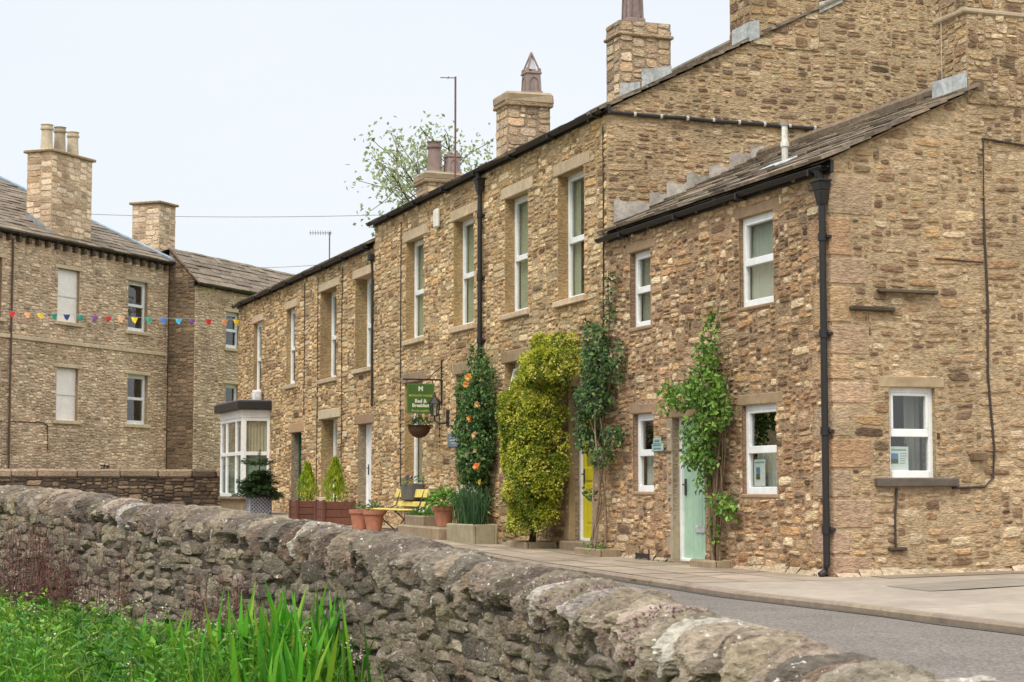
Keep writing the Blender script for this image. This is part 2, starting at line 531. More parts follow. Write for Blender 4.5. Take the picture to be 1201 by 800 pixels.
def glass_mat():
    m, nt, b = new_mat('window_glass')
    N = nt.nodes; K = nt.links
    N.remove(b)
    t = N.new('ShaderNodeBsdfTransparent'); t.inputs[0].default_value = (0.80, 0.84, 0.80, 1)
    g = N.new('ShaderNodeBsdfGlossy'); g.inputs['Roughness'].default_value = 0.02
    lw = N.new('ShaderNodeLayerWeight'); lw.inputs[0].default_value = 0.5
    pw = N.new('ShaderNodeMath'); pw.operation = 'POWER'; pw.inputs[1].default_value = 4.0
    K.new(lw.outputs['Facing'], pw.inputs[0])
    f = N.new('ShaderNodeMapRange'); f.inputs['To Min'].default_value = 0.13; f.inputs['To Max'].default_value = 1.0
    K.new(pw.outputs[0], f.inputs['Value'])
    tc = N.new('ShaderNodeTexCoord')
    n = N.new('ShaderNodeTexNoise'); n.inputs['Scale'].default_value = 2.2
    K.new(tc.outputs['Object'], n.inputs['Vector'])
    bp = N.new('ShaderNodeBump'); bp.inputs['Strength'].default_value = 0.05; bp.inputs['Distance'].default_value = 0.05
    K.new(n.outputs['Fac'], bp.inputs['Height']); K.new(bp.outputs[0], g.inputs['Normal'])
    mx = N.new('ShaderNodeMixShader')
    K.new(f.outputs[0], mx.inputs[0]); K.new(t.outputs[0], mx.inputs[1]); K.new(g.outputs[0], mx.inputs[2])
    K.new(mx.outputs[0], N['Material Output'].inputs['Surface'])
    return m
M['glass'] = glass_mat()

def ground_mat(name, c0, c1, sc, bscale, bstr, rough=0.95, patch=0.35, crack=False):
    m, nt, b = new_mat(name)
    N = nt.nodes; K = nt.links
    tc = N.new('ShaderNodeTexCoord')
    n1 = N.new('ShaderNodeTexNoise'); n1.inputs['Scale'].default_value = sc; n1.inputs['Detail'].default_value = 9; n1.inputs['Roughness'].default_value = 0.7
    K.new(tc.outputs['Object'], n1.inputs['Vector'])
    cr = N.new('ShaderNodeValToRGB')
    cr.color_ramp.elements[0].position = 0.3; cr.color_ramp.elements[0].color = (*lin(c0), 1)
    cr.color_ramp.elements[1].position = 0.7; cr.color_ramp.elements[1].color = (*lin(c1), 1)
    K.new(n1.outputs['Fac'], cr.inputs[0])
    n2 = N.new('ShaderNodeTexNoise'); n2.inputs['Scale'].default_value = 42; n2.inputs['Detail'].default_value = 3
    K.new(tc.outputs['Object'], n2.inputs['Vector'])
    r2 = N.new('ShaderNodeMapRange'); r2.inputs['From Min'].default_value = 0.3; r2.inputs['From Max'].default_value = 0.7
    r2.inputs['To Min'].default_value = 1 - patch; r2.inputs['To Max'].default_value = 1 + patch
    K.new(n2.outputs['Fac'], r2.inputs['Value'])
    vm = N.new('ShaderNodeVectorMath'); vm.operation = 'SCALE'
    K.new(cr.outputs[0], vm.inputs[0]); K.new(r2.outputs[0], vm.inputs['Scale'])
    K.new(vm.outputs[0], b.inputs['Base Color'])
    b.inputs['Roughness'].default_value = rough; b.inputs['Specular IOR Level'].default_value = 0.2
    n3 = N.new('ShaderNodeTexNoise'); n3.inputs['Scale'].default_value = bscale; n3.inputs['Detail'].default_value = 4
    K.new(tc.outputs['Object'], n3.inputs['Vector'])
    bp = N.new('ShaderNodeBump'); bp.inputs['Strength'].default_value = bstr; bp.inputs['Distance'].default_value = 0.01
    K.new(n3.outputs['Fac'], bp.inputs['Height']); K.new(bp.outputs[0], b.inputs['Normal'])
    return m
M['road'] = ground_mat('road_asphalt', (104, 96, 89), (124, 115, 106), 0.8, 90, 0.8, patch=.5)
M['pave'] = attr_mat('pavement_surface', rough=0.9, nscale=5, namp=0.16, bscale=120, bstr=0.25, bdist=0.006, stain=0.2, stain_scale=0.8)
M['ground'] = ground_mat('field_ground', (62, 74, 34), (104, 112, 52), 0.5, 20, 0.8)

WHITE = lin((236, 236, 232)); IRON = lin((40, 37, 36)); STONE_DR = lin((188, 166, 138)); LEAD = lin((178, 180, 178))
JAMB = lin((168, 142, 100))

# ------------------------------------------------------------------ ground, road, pavement
def grid_axis(vals): return vals
def sheet(name, ss, ts, zf, mat, col=(0.3, 0.3, 0.3)):
    mb = MB()
    vs = [T.p(s, t, zf(s, t)) for s in ss for t in ts]
    n = len(ts)
    fs = [(i * n + j, i * n + j + 1, (i + 1) * n + j + 1, (i + 1) * n + j) for i in range(len(ss) - 1) for j in range(n - 1)]
    mb.add(vs, fs, col)
    return build(name, mb, mat)

def catmull(pts, n=12):
    out = []
    for i in range(len(pts) - 1):
        p0 = pts[max(i - 1, 0)]; p1 = pts[i]; p2 = pts[i + 1]; p3 = pts[min(i + 2, len(pts) - 1)]
        for k in range(n):
            f = k / n
            out.append(tuple(0.5 * (2 * b + (c - a) * f + (2 * a - 5 * b + 4 * c - d) * f * f + (3 * b - a - 3 * c + d) * f ** 3) for a, b, c, d in zip(p0, p1, p2, p3)))
    out.append(tuple(pts[-1]))
    return out
# centre line of the roadside wall and the height of its crest
WALL = catmull([(2.75, -4, .5), (2.35, -.6, .5), (1.92, 2.2, .47), (1.5, 4.3, .49), (1.12, 6.0, .49), (.66, 7.7, .565), (0, 9.8, .645), (-.95, 11.75, .775), (-2.35, 14.2, .88), (-4.95, 18.0, 1.055), (-8.8, 23, 1.18), (-15, 30, 1.3), (-24, 38, 1.4)])
WQ = [0.0]
for a, b in zip(WALL, WALL[1:]): WQ.append(WQ[-1] + math.hypot(b[0] - a[0], b[1] - a[1]))
def wall_at(q):
    q = max(0.0, min(WQ[-1] - 1e-6, q))
    lo, hi = 0, len(WQ) - 1
    while hi - lo > 1:
        m = (lo + hi) // 2
        if WQ[m] <= q: lo = m
        else: hi = m
    f = (q - WQ[lo]) / (WQ[hi] - WQ[lo])
    a, b = WALL[lo], WALL[hi]
    c = [x + (y - x) * f for x, y in zip(a, b)]
    a2, b2 = WALL[max(lo - 3, 0)], WALL[min(hi + 3, len(WALL) - 1)]
    d = Vector((b2[0] - a2[0], b2[1] - a2[1], 0)).normalized()
    return Vector((c[0], c[1], 0)), d, Vector((d.y, -d.x, 0)), c[2]      # point, along, towards the road, crest
def PW(q, b, z):
    p, d, n, zt = wall_at(q)
    r = p + n * b
    return Vector((r.x, r.y, z))
WST = sorted((( Vector((x, y, 0)) - T.O).dot(T.A), (Vector((x, y, 0)) - T.O).dot(T.B)) for x, y, z in WALL)
def wall_t(s):
    if s <= WST[0][0]: return WST[0][1]
    for (a, ta), (b, tb) in zip(WST, WST[1:]):
        if a <= s <= b: return ta + (tb - ta) * (s - a) / max(1e-6, b - a)
    return WST[-1][1]

def terrain(s, t):
    r = zg(min(s, 90)) - 0.16
    if s < -30: r = -0.16
    k = min(1, max(0, (wall_t(s) + .1 - t) / 0.3))
    return r * (1 - k) + (-.38 + 0.04 * noise.noise(Vector((s * 0.6, t * 0.6, 0)))) * k
ss = [-900, -300, -120, -60] + [-40 + i * 1.0 for i in range(90)] + [60, 80, 120, 200, 400, 1200]
ts = [-1200, -400, -150, -60, -30, -20] + [-16 + 0.25 * i for i in range(37)] + [-6, -3, 0, 6, 15, 30, 60, 120, 300, 1000]
kind(sheet('ground', ss, ts, terrain, M['ground']), 'structure')

KERB = [(-40, -2.6), (-9, -2.45), (-6, -2.44), (-4, -2.38), (-2.4, -2.46), (0, -2.25), (2.3, -2.05), (5, -1.86), (9, -1.7), (14, -1.65), (25, -1.7), (45, -1.8)]
def kerb_t(s):
    for (a, ta), (b, tb) in zip(KERB, KERB[1:]):
        if a <= s <= b: return ta + (tb - ta) * (s - a) / (b - a)
    return KERB[-1][1]
rs = [-40 + i * 1.0 for i in range(96)]
mb = MB()
vs = []; nt_ = 9
for s in rs:
    k = kerb_t(s)
    for j in range(nt_):
        tw = wall_t(s) + .1
        t = tw + (k - tw) * j / (nt_ - 1)
        vs.append(T.p(s, t, zg(s) - 0.05 - 0.02 * abs(j - 4) / 4))
mb.add(vs, [(i * nt_ + j, i * nt_ + j + 1, (i + 1) * nt_ + j + 1, (i + 1) * nt_ + j) for i in range(len(rs) - 1) for j in range(nt_ - 1)], (0.1, 0.1, 0.1))
kind(build('road', mb, M['road']), 'structure')

# pavement of worn flags and concrete, and the open apron beside the gable
mb = MB()
random.seed(21)
def pz(s, t): return zg(s) + (0.016 * max(0, t) if s < 0.3 else 0)
s = -0.6
while s < 46:
    step = rnd(0.7, 1.3)
    k0, k1 = kerb_t(s) + 0.16, kerb_t(s + step) + 0.16
    rows = 3
    for j in range(rows):
        f0, f1 = j / rows, (j + 1) / rows
        g = 0.011
        c = vary(lin(random.choice([(164, 146, 126), (156, 140, 121), (170, 152, 131), (148, 132, 114)])), 0.05, 0.015)
        ta, tb = k0 + (0.02 - k0) * f0, k0 + (0.02 - k0) * f1
        tc_, td = k1 + (0.02 - k1) * f0, k1 + (0.02 - k1) * f1
        dz = rnd(0, 0.004)
        mb.add([T.p(s + g, ta + g, pz(s, ta) + dz), T.p(s + step - g, tc_ + g, pz(s + step, tc_) + dz), T.p(s + step - g, td - g, pz(s + step, td) + dz), T.p(s + g, tb - g, pz(s, tb) + dz)], [(0, 1, 2, 3)], c)
    s += step
for sa, sb in ((-0.6, 2), (2, 5), (5, 15), (15, 46)):
    mb.quad(T.p(sa, kerb_t(sa) + .14, zg(sa) - 0.012), T.p(sb, kerb_t(sb) + .14, zg(sb) - 0.012), T.p(sb, 0.03, zg(sb) - 0.012), T.p(sa, 0.03, zg(sa) - 0.012), lin((92, 80, 66)))
n0 = len(mb.v)
vs = []; rs2 = [-0.6, 5, 46]
for (sa, ta, sb, tb, wd0) in ((.4, -1.9, 1.5, -.1, .012), (5.6, -1.2, 6.3, -.2, .01), (9.0, -1.6, 9.5, -.3, .01)):
    n = 9; vs = []
    for i in range(n + 1):
        f = i / n; a_ = sa + (sb - sa) * f + rnd(-.04, .04); b_ = ta + (tb - ta) * f
        vs += [T.p(a_ - wd0, b_, zg(a_) + .0065), T.p(a_ + wd0, b_, zg(a_) + .0065)]
    mb.add(vs, [(2 * i, 2 * i + 1, 2 * i + 3, 2 * i + 2) for i in range(n)], lin((86, 76, 64)))
kind(build('pavement', mb, M['pave']), 'structure')
mb = MB()
av = [-24, -18, -13, -9, -7, -5, -3.5, -2.4, -1.5, -0.62]
bv = [0, 0.15, 0.35, 0.6, 1]
vs = []
for s in av:
    k = kerb_t(s) + 0.15
    for f in bv:
        t = k + (13 - k) * f
        vs.append(T.p(s, t, 0.016 * max(0, t)))
mb.add(vs, [(i * 5 + j, i * 5 + j + 1, (i + 1) * 5 + j + 1, (i + 1) * 5 + j) for i in range(len(av) - 1) for j in range(4)], lin((154, 141, 125)))
for ta, tb in ((-2.14, 0.0), (0.0, 13.0)):
    mb.quad(T.p(-0.63, ta, .016 * max(0, ta)), T.p(0.02, ta, .016 * max(0, ta)), T.p(0.02, tb, .016 * tb), T.p(-0.63, tb, .016 * tb), lin((150, 136, 119)))
# darker tarmac patches relaid in the apron
mb.add([T.p(-2.9, -0.6, 0.004), T.p(-1.9, -0.5, 0.004), T.p(-1.3, 1.4, 0.028), T.p(-2.4, 1.6, 0.031)], [(0, 1, 2, 3)], lin((136, 125, 111)))
mb.add([T.p(-0.6, 0.35, 0.011), T.p(-0.1, 0.4, 0.012), T.p(-0.08, 2.2, 0.041), T.p(-0.6, 2.3, 0.042)], [(0, 1, 2, 3)], lin((138, 122, 102)))
kind(build('forecourt', mb, M['pave']), 'structure')
mb = MB()
s = -24.0
while s < 44:
    k, k2 = kerb_t(s) - .002, kerb_t(s + .5) - .002
    w0_, w1_ = .07 + .05 * noise.noise(Vector((s * .9, 3, 0))), .07 + .05 * noise.noise(Vector(((s + .5) * .9, 3, 0)))
    mb.add([T.p(s, k - w0_, zg(s) - .064), T.p(s + .5, k2 - w1_, zg(s + .5) - .064), T.p(s + .5, k2, zg(s + .5) - .06), T.p(s, k, zg(s) - .06)], [(0, 1, 2, 3)], lin((84, 75, 65)))
    s += .5
kind(build('road_channel', mb, M['pave']), 'structure')
# kerb stones
mb = MB()
s = -24
while s < 45:
    ln = rnd(0.75, 1.0)
    k = kerb_t(s); k2 = kerb_t(s + ln)
    zz = zg(s); z2 = zg(s + ln)
    def P(a, b, c):
        f = (a - s) / ln
        return T.p(a, k + (k2 - k) * f + b, zz + (z2 - zz) * f + c)
    cbox(mb, P, s + 0.004, s + ln - 0.004, 0, 0.15, -0.2, 0.002 + rnd(0, 0.004), vary(lin((140, 124, 106)), 0.08), 0.025)
    s += ln
kind(build('kerb', mb, M['dressed']), 'structure')

# ------------------------------------------------------------------ building parts
def curtain(parent, fr, u0, u1, z0, z1, w, col, spans=((0, 1),), waves=9):
    mb = MB()
    for (f0, f1) in spans:
        a0, a1 = u0 + (u1 - u0) * f0, u0 + (u1 - u0) * f1
        n = max(6, int(waves * 4 * (f1 - f0)))
        vs = []
        for i in range(n + 1):
            u = a0 + (a1 - a0) * i / n
            d = 0.016 * math.sin(i * 1.57 + 0.5) + rnd(-0.006, 0.006)
            vs += [fr.p(u, z0, w + d), fr.p(u, z1, w + d * 0.8)]
        mb.add(vs, [(2 * i, 2 * i + 2, 2 * i + 3, 2 * i + 1) for i in range(n)], col)
    return build('curtain', mb, M['cloth'], parent)

def window(root, fr, u0, u1, z0, z1, rec, split=0.5, lint=(0.2, 0.2, 0.02), sill=(0.1, 0.1, 0.07), cur=None, col=WHITE, lcol=None, fw=0.055, name='window',
           interior=True, sash=False, mull=(), flip=False):
    """frame with its pane, lintel, sill and curtain"""
    mb = MB()
    w1 = -rec; w0 = -rec - 0.07
    e = 0.012
    fbox(mb, fr, u0 - e, u0 + fw, z0 - e, z1 + e, w0, w1, col)
    fbox(mb, fr, u1 - fw, u1 + e, z0 - e, z1 + e, w0, w1, col)
    fbox(mb, fr, u0 + fw, u1 - fw, z1 - fw * 1.1, z1 + e, w0 + 0.004, w1 - 0.003, col)
    fbox(mb, fr, u0 + fw, u1 - fw, z0 - e, z0 + fw * 1.5, w0 + 0.004, w1 + 0.012, col)
    if split:
        zm = z0 + (z1 - z0) * split
        fbox(mb, fr, u0 + fw, u1 - fw, zm - 0.05, zm + 0.045, w0 + 0.002, w1 + 0.006, col)
        # opening casement or upper sash stands a little proud
        b = 0.035
        for (a, bb, c, d) in ((u0 + fw, u0 + fw + b, zm + .045, z1 - fw * 1.1), (u1 - fw - b, u1 - fw, zm + .045, z1 - fw * 1.1)):
            fbox(mb, fr, a, bb, c, d, w0 + 0.01, w1 + 0.008, col)
        fbox(mb, fr, u0 + fw + b, u1 - fw - b, z1 - fw * 1.1 - b, z1 - fw * 1.1, w0 + 0.01, w1 + 0.007, col)
    for m_ in mull:
        um = u0 + (u1 - u0) * m_
        fbox(mb, fr, um - 0.025, um + 0.025, z0 + fw, z1 - fw, w0 + 0.012, w1 - 0.006, col)
    wobj = build(name, mb, M['paint'], root)
    g = MB()
    wz = -rec - 0.035
    g.quad(fr.p(u0, z0, wz), fr.p(u1, z0, wz), fr.p(u1, z1, wz), fr.p(u0, z1, wz), (1, 1, 1))
    build('pane', g, M['glass'], wobj)
    lc = lcol or STONE_DR
    if lint:
        m2 = MB()
        fbox(m2, fr, u0 - lint[0], u1 + lint[0] * 0.7, z1, z1 + lint[1], -rec - 0.06, lint[2], vary(lc, 0.08), 0.012, 0.006)
        build('lintel', m2, M['dressed'], wobj)
    if sill:
        m3 = MB()
        fbox(m3, fr, u0 - sill[0], u1 + sill[0], z0 - sill[1], z0 + 0.004, -rec - 0.05, sill[2], vary(lc, 0.08), 0.012, 0.005)
        build('sill', m3, M['dressed'], wobj)
    if cur:
        curtain(wobj, fr, u0 + 0.02, u1 - 0.02, z0 + 0.03, z1 - 0.03, -rec - 0.11, cur[0], cur[1])
    return wobj

def hole(u0, u1, z0, z1): return (min(u0, u1), max(u0, u1), z0, z1)
def grow(h, l, b, t): return (h[0] - l, h[1] + l, h[2] - b, h[3] + t)

def slate_roof(mb, P, lim, Lq, exposure=(0.36, 0.2), cols=None, thick=(0.022, 0.045), wr=(0.28, 0.65), var=.1):
    """rows of stone slates; P(a, q, h): a along the eaves, q up the slope, h off the slope; lim(q) -> (a0, a1)"""
    cols = cols or [lin(c) for c in ((126, 112, 96), (110, 97, 84), (138, 124, 106), (98, 87, 76), (146, 130, 110))]
    for k in range(12):
        f0, f1 = Lq * k / 12, Lq * (k + 1) / 12
        a0, a1 = lim(f0); b0, b1 = lim(f1)
        if abs(b0 - a0) > .3: a0 = b0
        mb.add([P(a0, f0, -0.02), P(a1, f0, -0.02), P(b1, f1, -0.02), P(b0, f1, -0.02)], [(0, 1, 2, 3)], lin((128, 110, 90)))
    q = 0.0
    while q < Lq - 0.05:
        ex = exposure[0] + (exposure[1] - exposure[0]) * q / Lq
        e = min(ex, Lq - q)
        x0, x1 = lim(q + e * 0.5)
        a = x0
        while a < x1 - 0.03:
            w = min(rnd(*wr), x1 - a)
            if x1 - (a + w) < 0.12: w = x1 - a
            th = rnd(*thick); c = vary(random.choice(cols), var)
            if var < .08: c = tuple((x + y) / 2 for x, y in zip(c, cols[0]))
            lo = q + rnd(-0.02, 0.015); hi = min(q + e + 0.09, Lq)
            g = rnd(0.002, 0.007)
            vs = [P(a + g, lo, 0.012), P(a + w - g, lo + rnd(-.012, .012), 0.012), P(a + w - g, hi, -0.012), P(a + g, hi, -0.012),
                  P(a + g, lo, th + 0.02), P(a + w - g, lo + rnd(-.012, .012), th + 0.02 + rnd(-.006, .006)), P(a + w - g, hi, th - 0.006), P(a + g, hi, th - 0.006)]
            mb.add(vs, [(4, 5, 6, 7), (0, 1, 5, 4), (1, 2, 6, 5), (3, 0, 4, 7), (2, 3, 7, 6)], c)
            a += w
        q += e

def stack(root, site, a0, a1, b0, b1, z0, z1, p='stack', cap=0.06, band=None, hr=(0.14, 0.22), hide_cap=False):
    """square chimney stack of coursed stone with a cap; returns the chimney object"""
    mb = MB()
    mort = PAL[p][1]
    faces = [(Frame(site.p(a0, b0, 0), site.B, -site.A), b1 - b0), (Frame(site.p(a0, b0, 0), site.A, -site.B), a1 - a0),
             (Frame(site.p(a1, b0, 0), site.B, site.A), b1 - b0), (Frame(site.p(a0, b1, 0), site.A, site.B), a1 - a0)]
    for fr, w in faces:
        wall_plane(mb, fr, 0, w, z0, z1, [], mort)
        stones(mb, fr, 0.0, w, z0, z1, [], p, hr=hr, asp=(1.2, 2.6), gap=0.012, inset=0.08, wave=0.0, miss=0.0, proud=(0.004, 0.012))
    P = lambda a, b, c: site.p(a, b, c)
    cc = lin((160, 138, 108))
    if not hide_cap:
        cbox(mb, P, a0 - cap, a1 + cap, b0 - cap, b1 + cap, z1 - 0.02, z1 + 0.07, cc, 0.02, 0.008)
    if hide_cap and band: mb.add([P(a0, b0, z1), P(a1, b0, z1), P(a1, b1, z1), P(a0, b1, z1)], [(0, 1, 2, 3)], cc)
    if band:
        cbox(mb, P, a0 - cap, a1 + cap, b0 - cap, b1 + cap, band, band + 0.07, cc, 0.02, 0.006)
    else:
        pass
    return build('chimney', mb, M['stone'], root)

def pot_round(parent, base, h, r, col, name='chimney_pot'):
    mb = MB()
    lathe(mb, base, [(r * 1.15, -0.05), (r * 1.15, 0.06), (r, 0.08), (r * 0.9, h * 0.55), (r * 0.86, h * 0.8), (r * 1.05, h * 0.82), (r * 1.08, h * 0.88), (r * 0.88, h * 0.9), (r * 0.92, h * 0.97), (r * 1.05, h), (r * 0.8, h), (r * 0.76, h * 0.6)], col, 18)
    return build(name, mb, M['clay'], parent, smooth=False)

def pot_square(parent, site, a, b, z, h, w, col, spike=False):
    """gothic square pot: tapered, arched panels, crenellated rim"""
    mb = MB()
    def P(x, y, c):
        k = 1 - 0.14 * max(0, min(1, c / h))
        return site.p(a + x * k, b + y * k, z + c)
    hw = w / 2
    cbox(mb, P, -hw * 1.12, hw * 1.12, -hw * 1.12, hw * 1.12, -0.04, 0.09, col, 0.015)
    cbox(mb, P, -hw, hw, -hw, hw, 0.08, h * 0.8, col, 0.02)
    cbox(mb, P, -hw * 1.14, hw * 1.14, -hw * 1.14, hw * 1.14, h * 0.78, h * 0.86, col, 0.012)
    for i in (-1, 0, 1):
        for j in (-1, 0, 1):
            if i == 0 and j == 0: continue
            cbox(mb, P, i * hw * 0.86 - hw * .2, i * hw * .86 + hw * .2, j * hw * .86 - hw * .2, j * hw * .86 + hw * .2, h * 0.85, h * (1.0 if (i and j) else 0.95), vary(col, .05), 0.008)
    # raised pointed-arch mouldings on the two seen faces
    for f in (0, 1):
        pts = []
        for k in range(9):
            an = math.pi * k / 8
            x = -math.cos(an) * hw * 0.55; y = h * 0.45 + math.sin(an) * h * 0.2
            pts.append(P(-hw - 0.005, x, y) if f == 0 else P(x, -hw - 0.005, y))
        lo0 = P(-hw - .005, -hw * .55, h * .14) if f == 0 else P(-hw * .55, -hw - .005, h * .14)
        lo1 = P(-hw - .005, hw * .55, h * .14) if f == 0 else P(hw * .55, -hw - .005, h * .14)
        tube(mb, [lo0] + pts + [lo1], 0.016, tuple(x * 0.75 for x in col), 6)
    o = build('chimney_pot', mb, M['clay'], parent)
    if spike:
        m2 = MB()
        c0 = site.p(a, b, z + h * 0.9)
        top = site.p(a, b, z + h * 1.62)
        ring = [P(x * hw * .9, y * hw * .9, h * 0.9) for x, y in ((-1, -1), (1, -1), (1, 1), (-1, 1))]
        for q in ring: tube(m2, [q, q.lerp(top, .5), top], 0.022, col, 6)
        mid = [q.lerp(top, 0.12) for q in ring]
        m2.add([m + Vector((0, 0, 0)) for m in [q.lerp(c0, .25) for q in mid]] + [top - Vector((0, 0, .06))], [(0, 1, 4), (1, 2, 4), (2, 3, 4), (3, 0, 4)], lin((206, 202, 204)))
        build('finial', m2, M['clay'], o)
    return o

def gutter(root, fr, u0, u1, z, w=0.1, r=0.06, brackets=True):
    mb = MB()
    seg = 8
    n = max(2, int(abs(u1 - u0) / 1.2))
    vs = []; fs = []
    for i in range(n + 1):
        u = u0 + (u1 - u0) * i / n
        dz = 0.012 * noise.noise(Vector((u * 0.4, z, 0)))
        for k in range(seg + 1):
            an = math.pi + math.pi * k / seg
            vs.append(fr.p(u, z + r + dz + math.sin(an) * r, w + math.cos(an) * r))
    m = seg + 1
    for i in range(n):
        for k in range(seg): fs.append((i * m + k, i * m + k + 1, (i + 1) * m + k + 1, (i + 1) * m + k))
    mb.add(vs, fs, IRON)
    for sgn in (-1, 1):
        tube(mb, [fr.p(u0 + (u1 - u0) * i / n, z + r + 0.012 * noise.noise(Vector(((u0 + (u1 - u0) * i / n) * 0.4, z, 0))), w + sgn * r) for i in range(n + 1)], 0.011, IRON, 6)
    if brackets:
        u = min(u0, u1) + 0.3
        while u < max(u0, u1):
            fbox(mb, fr, u - 0.02, u + 0.02, z - 0.03, z + 0.05, 0.0, w + r + 0.012, IRON, 0.004)
            u += 1.9
    # timber fascia board behind
    fbox(mb, fr, u0, u1, z - 0.02, z + 0.13, -0.02, 0.025, lin((52, 46, 42)), 0.004)
    return build('gutter', mb, M['iron'], root)

def downpipe(root, fr, u, ztop, zbot, w=0.08, r=0.045, hopper=True, offset=None):
    mb = MB()
    pts = [fr.p(u, ztop, w), fr.p(u, (ztop + zbot) / 2, w), fr.p(u, zbot + 0.12, w), fr.p(u, zbot + 0.04, w + 0.03), fr.p(u, zbot, w + 0.09)]
    tube(mb, pts, r, IRON, 12)
    if hopper:
        def H(a, b, c):
            k = 1 - 0.5 * max(0, min(1, (ztop + 0.16 - b) / 0.26))
            return fr.p(u + a * k, b, w + c * k)
        cbox(mb, H, -0.11, 0.11, ztop + 0.05, ztop + 0.16, -0.07, 0.09, IRON, 0.01)
        cbox(mb, H, -0.11, 0.11, ztop - 0.12, ztop + 0.06, -0.07, 0.09, IRON, 0.02)
        cbox(mb, H, -0.125, 0.125, ztop + 0.155, ztop + 0.18, -0.075, 0.1, IRON, 0.006)
    z = ztop - 0.5
    while z > zbot + 0.2:
        tube(mb, [fr.p(u, z - 0.045, w), fr.p(u, z + 0.045, w)], r + 0.014, IRON, 12)
        fbox(mb, fr, u - 0.085, u + 0.085, z - 0.015, z + 0.02, 0.0, w - r * 0.4, IRON, 0.004)
        z -= 1.15
    return build('downpipe', mb, M['iron'], root)

def wall_cable(name, parent, pts, r=0.012, col=None):
    mb = MB(); tube(mb, pts, r, col or lin((58, 50, 44)), 6)
    return build(name, mb, M['iron'], parent)

#SECTIONS
# ================================================================== THE TERRACE
ROOF = 0.505
GF = front(T, 0.0)
# ---- middle house -------------------------------------------------
random.seed(101)
S0, S1 = 6.75, 19.83
house = empty('terraced_house', T.p(13.3, 0, 0), "long golden stone terraced house with four tall upper windows and a yellow front door", 'house')
H_up = [hole(17.43, 16.2, 4.06, 6.13), hole(14.26, 13.07, 4.07, 6.13), hole(11.36, 10.22, 4.07, 6.13), hole(8.81, 7.68, 4.06, 6.13)]
H_lo = [hole(17.48, 16.25, 1.05, 3.18), hole(14.1, 12.95, 0.95, 3.17), hole(11.38, 10.1, 0.92, 3.22)]
H_door = hole(8.32, 7.3, 0.2, 2.64)
allh = H_up + H_lo + [H_door]
ex = [grow(h, 0.24, 0.1, 0.24) if False else (h[0] - 0.0, h[1] + 0.0, h[2], h[3]) for h in allh]
ex += [(h[0] - 0.26, h[1] + 0.16, h[3], h[3] + 0.22) for h in allh] + [(h[0] - 0.1, h[1] + 0.1, h[2] - 0.1, h[2]) for h in H_up + H_lo]
mb = MB()
mort = PAL['gold'][1]
wall_plane(mb, GF, S0, S1, -0.3, 6.86, allh, mort)
reveals(mb, GF, H_up + H_lo, 0.26, JAMB)
reveals(mb, GF, [H_door], 0.5, lin((150, 134, 112)))
stones(mb, GF, S0 + 0.0, S1, -0.02, 6.84, ex, 'gold', hr=(0.05, 0.16), asp=(1.6, 4.8), inset=0.3, wave=0.05, proud=(.003, .013), dark=.03, botfn=lambda u: zg(u))
# near gable above the cottage, and the plain far and back walls
GG = side(T, S0)
HD = 10.4; RG = 5.2
top = lambda t: 6.85 + ROOF * (t if t < RG else 2 * RG - t)
gm = PAL['gable'][1]
mb.add([GG.p(0, -0.3, 0), GG.p(HD, -0.3, 0), GG.p(HD, 6.85, 0), GG.p(RG, top(RG), 0), GG.p(0, 6.85, 0)], [(0, 1, 2, 3, 4)], gm)
stones(mb, GG, 0.0, HD, 4.7, 9.6, [], 'gable', hr=(0.045, 0.13), asp=(1.4, 4.6), gap=0.016, inset=0.35, topfn=top, wave=0.07, miss=0.12, proud=(0.002, 0.01), dark=0.02)
G2 = side(T, S1, 1)
mb.add([G2.p(0, -0.3, 0), G2.p(HD, -0.3, 0), G2.p(HD, 6.85, 0), G2.p(RG, top(RG), 0), G2.p(0, 6.85, 0)], [(0, 1, 2, 3, 4)], gm)
stones(mb, G2, 0.0, 4.0, 5.8, 9.6, [], 'gold', topfn=top)
mb.quad(T.p(S0, HD, -0.3), T.p(S1, HD, -0.3), T.p(S1, HD, 6.86), T.p(S0, HD, 6.86), gm)
build('wall', mb, M['stone'], house)
# roof
def roof_P(s_off, z0, slope):
    n = math.sqrt(1 + slope * slope)
    def P(a, q, h):
        return T.p(a, s_off + q / n - h * slope / n, z0 + q * slope / n + h / n)
    return P
mb = MB()
n_ = math.sqrt(1 + ROOF ** 2)
slate_roof(mb, roof_P(-0.16, 6.885 - 0.16 * ROOF, ROOF), lambda q: (S0 - 0.06, S1 + 0.06), (RG + 0.16) * n_)
def back_P(a, q, h): return T.p(a, HD + 0.16 - q / n_ + h * ROOF / n_, 6.93 - 0.1 + q * ROOF / n_ + h / n_)
mb.add([back_P(S0 - .06, 0, 0), back_P(S1 + .06, 0, 0), back_P(S1 + .06, (RG + .16) * n_, 0), back_P(S0 - .06, (RG + .16) * n_, 0)], [(0, 1, 2, 3)], lin((100, 88, 74)))
a = S0 - 0.05
while a < S1:
    tube(mb, [T.p(a, RG, 9.66), T.p(min(a + 0.5, S1 + .05) - 0.01, RG, 9.66)], 0.11, vary(lin((118, 104, 88)), .1), 8)
    a += 0.5
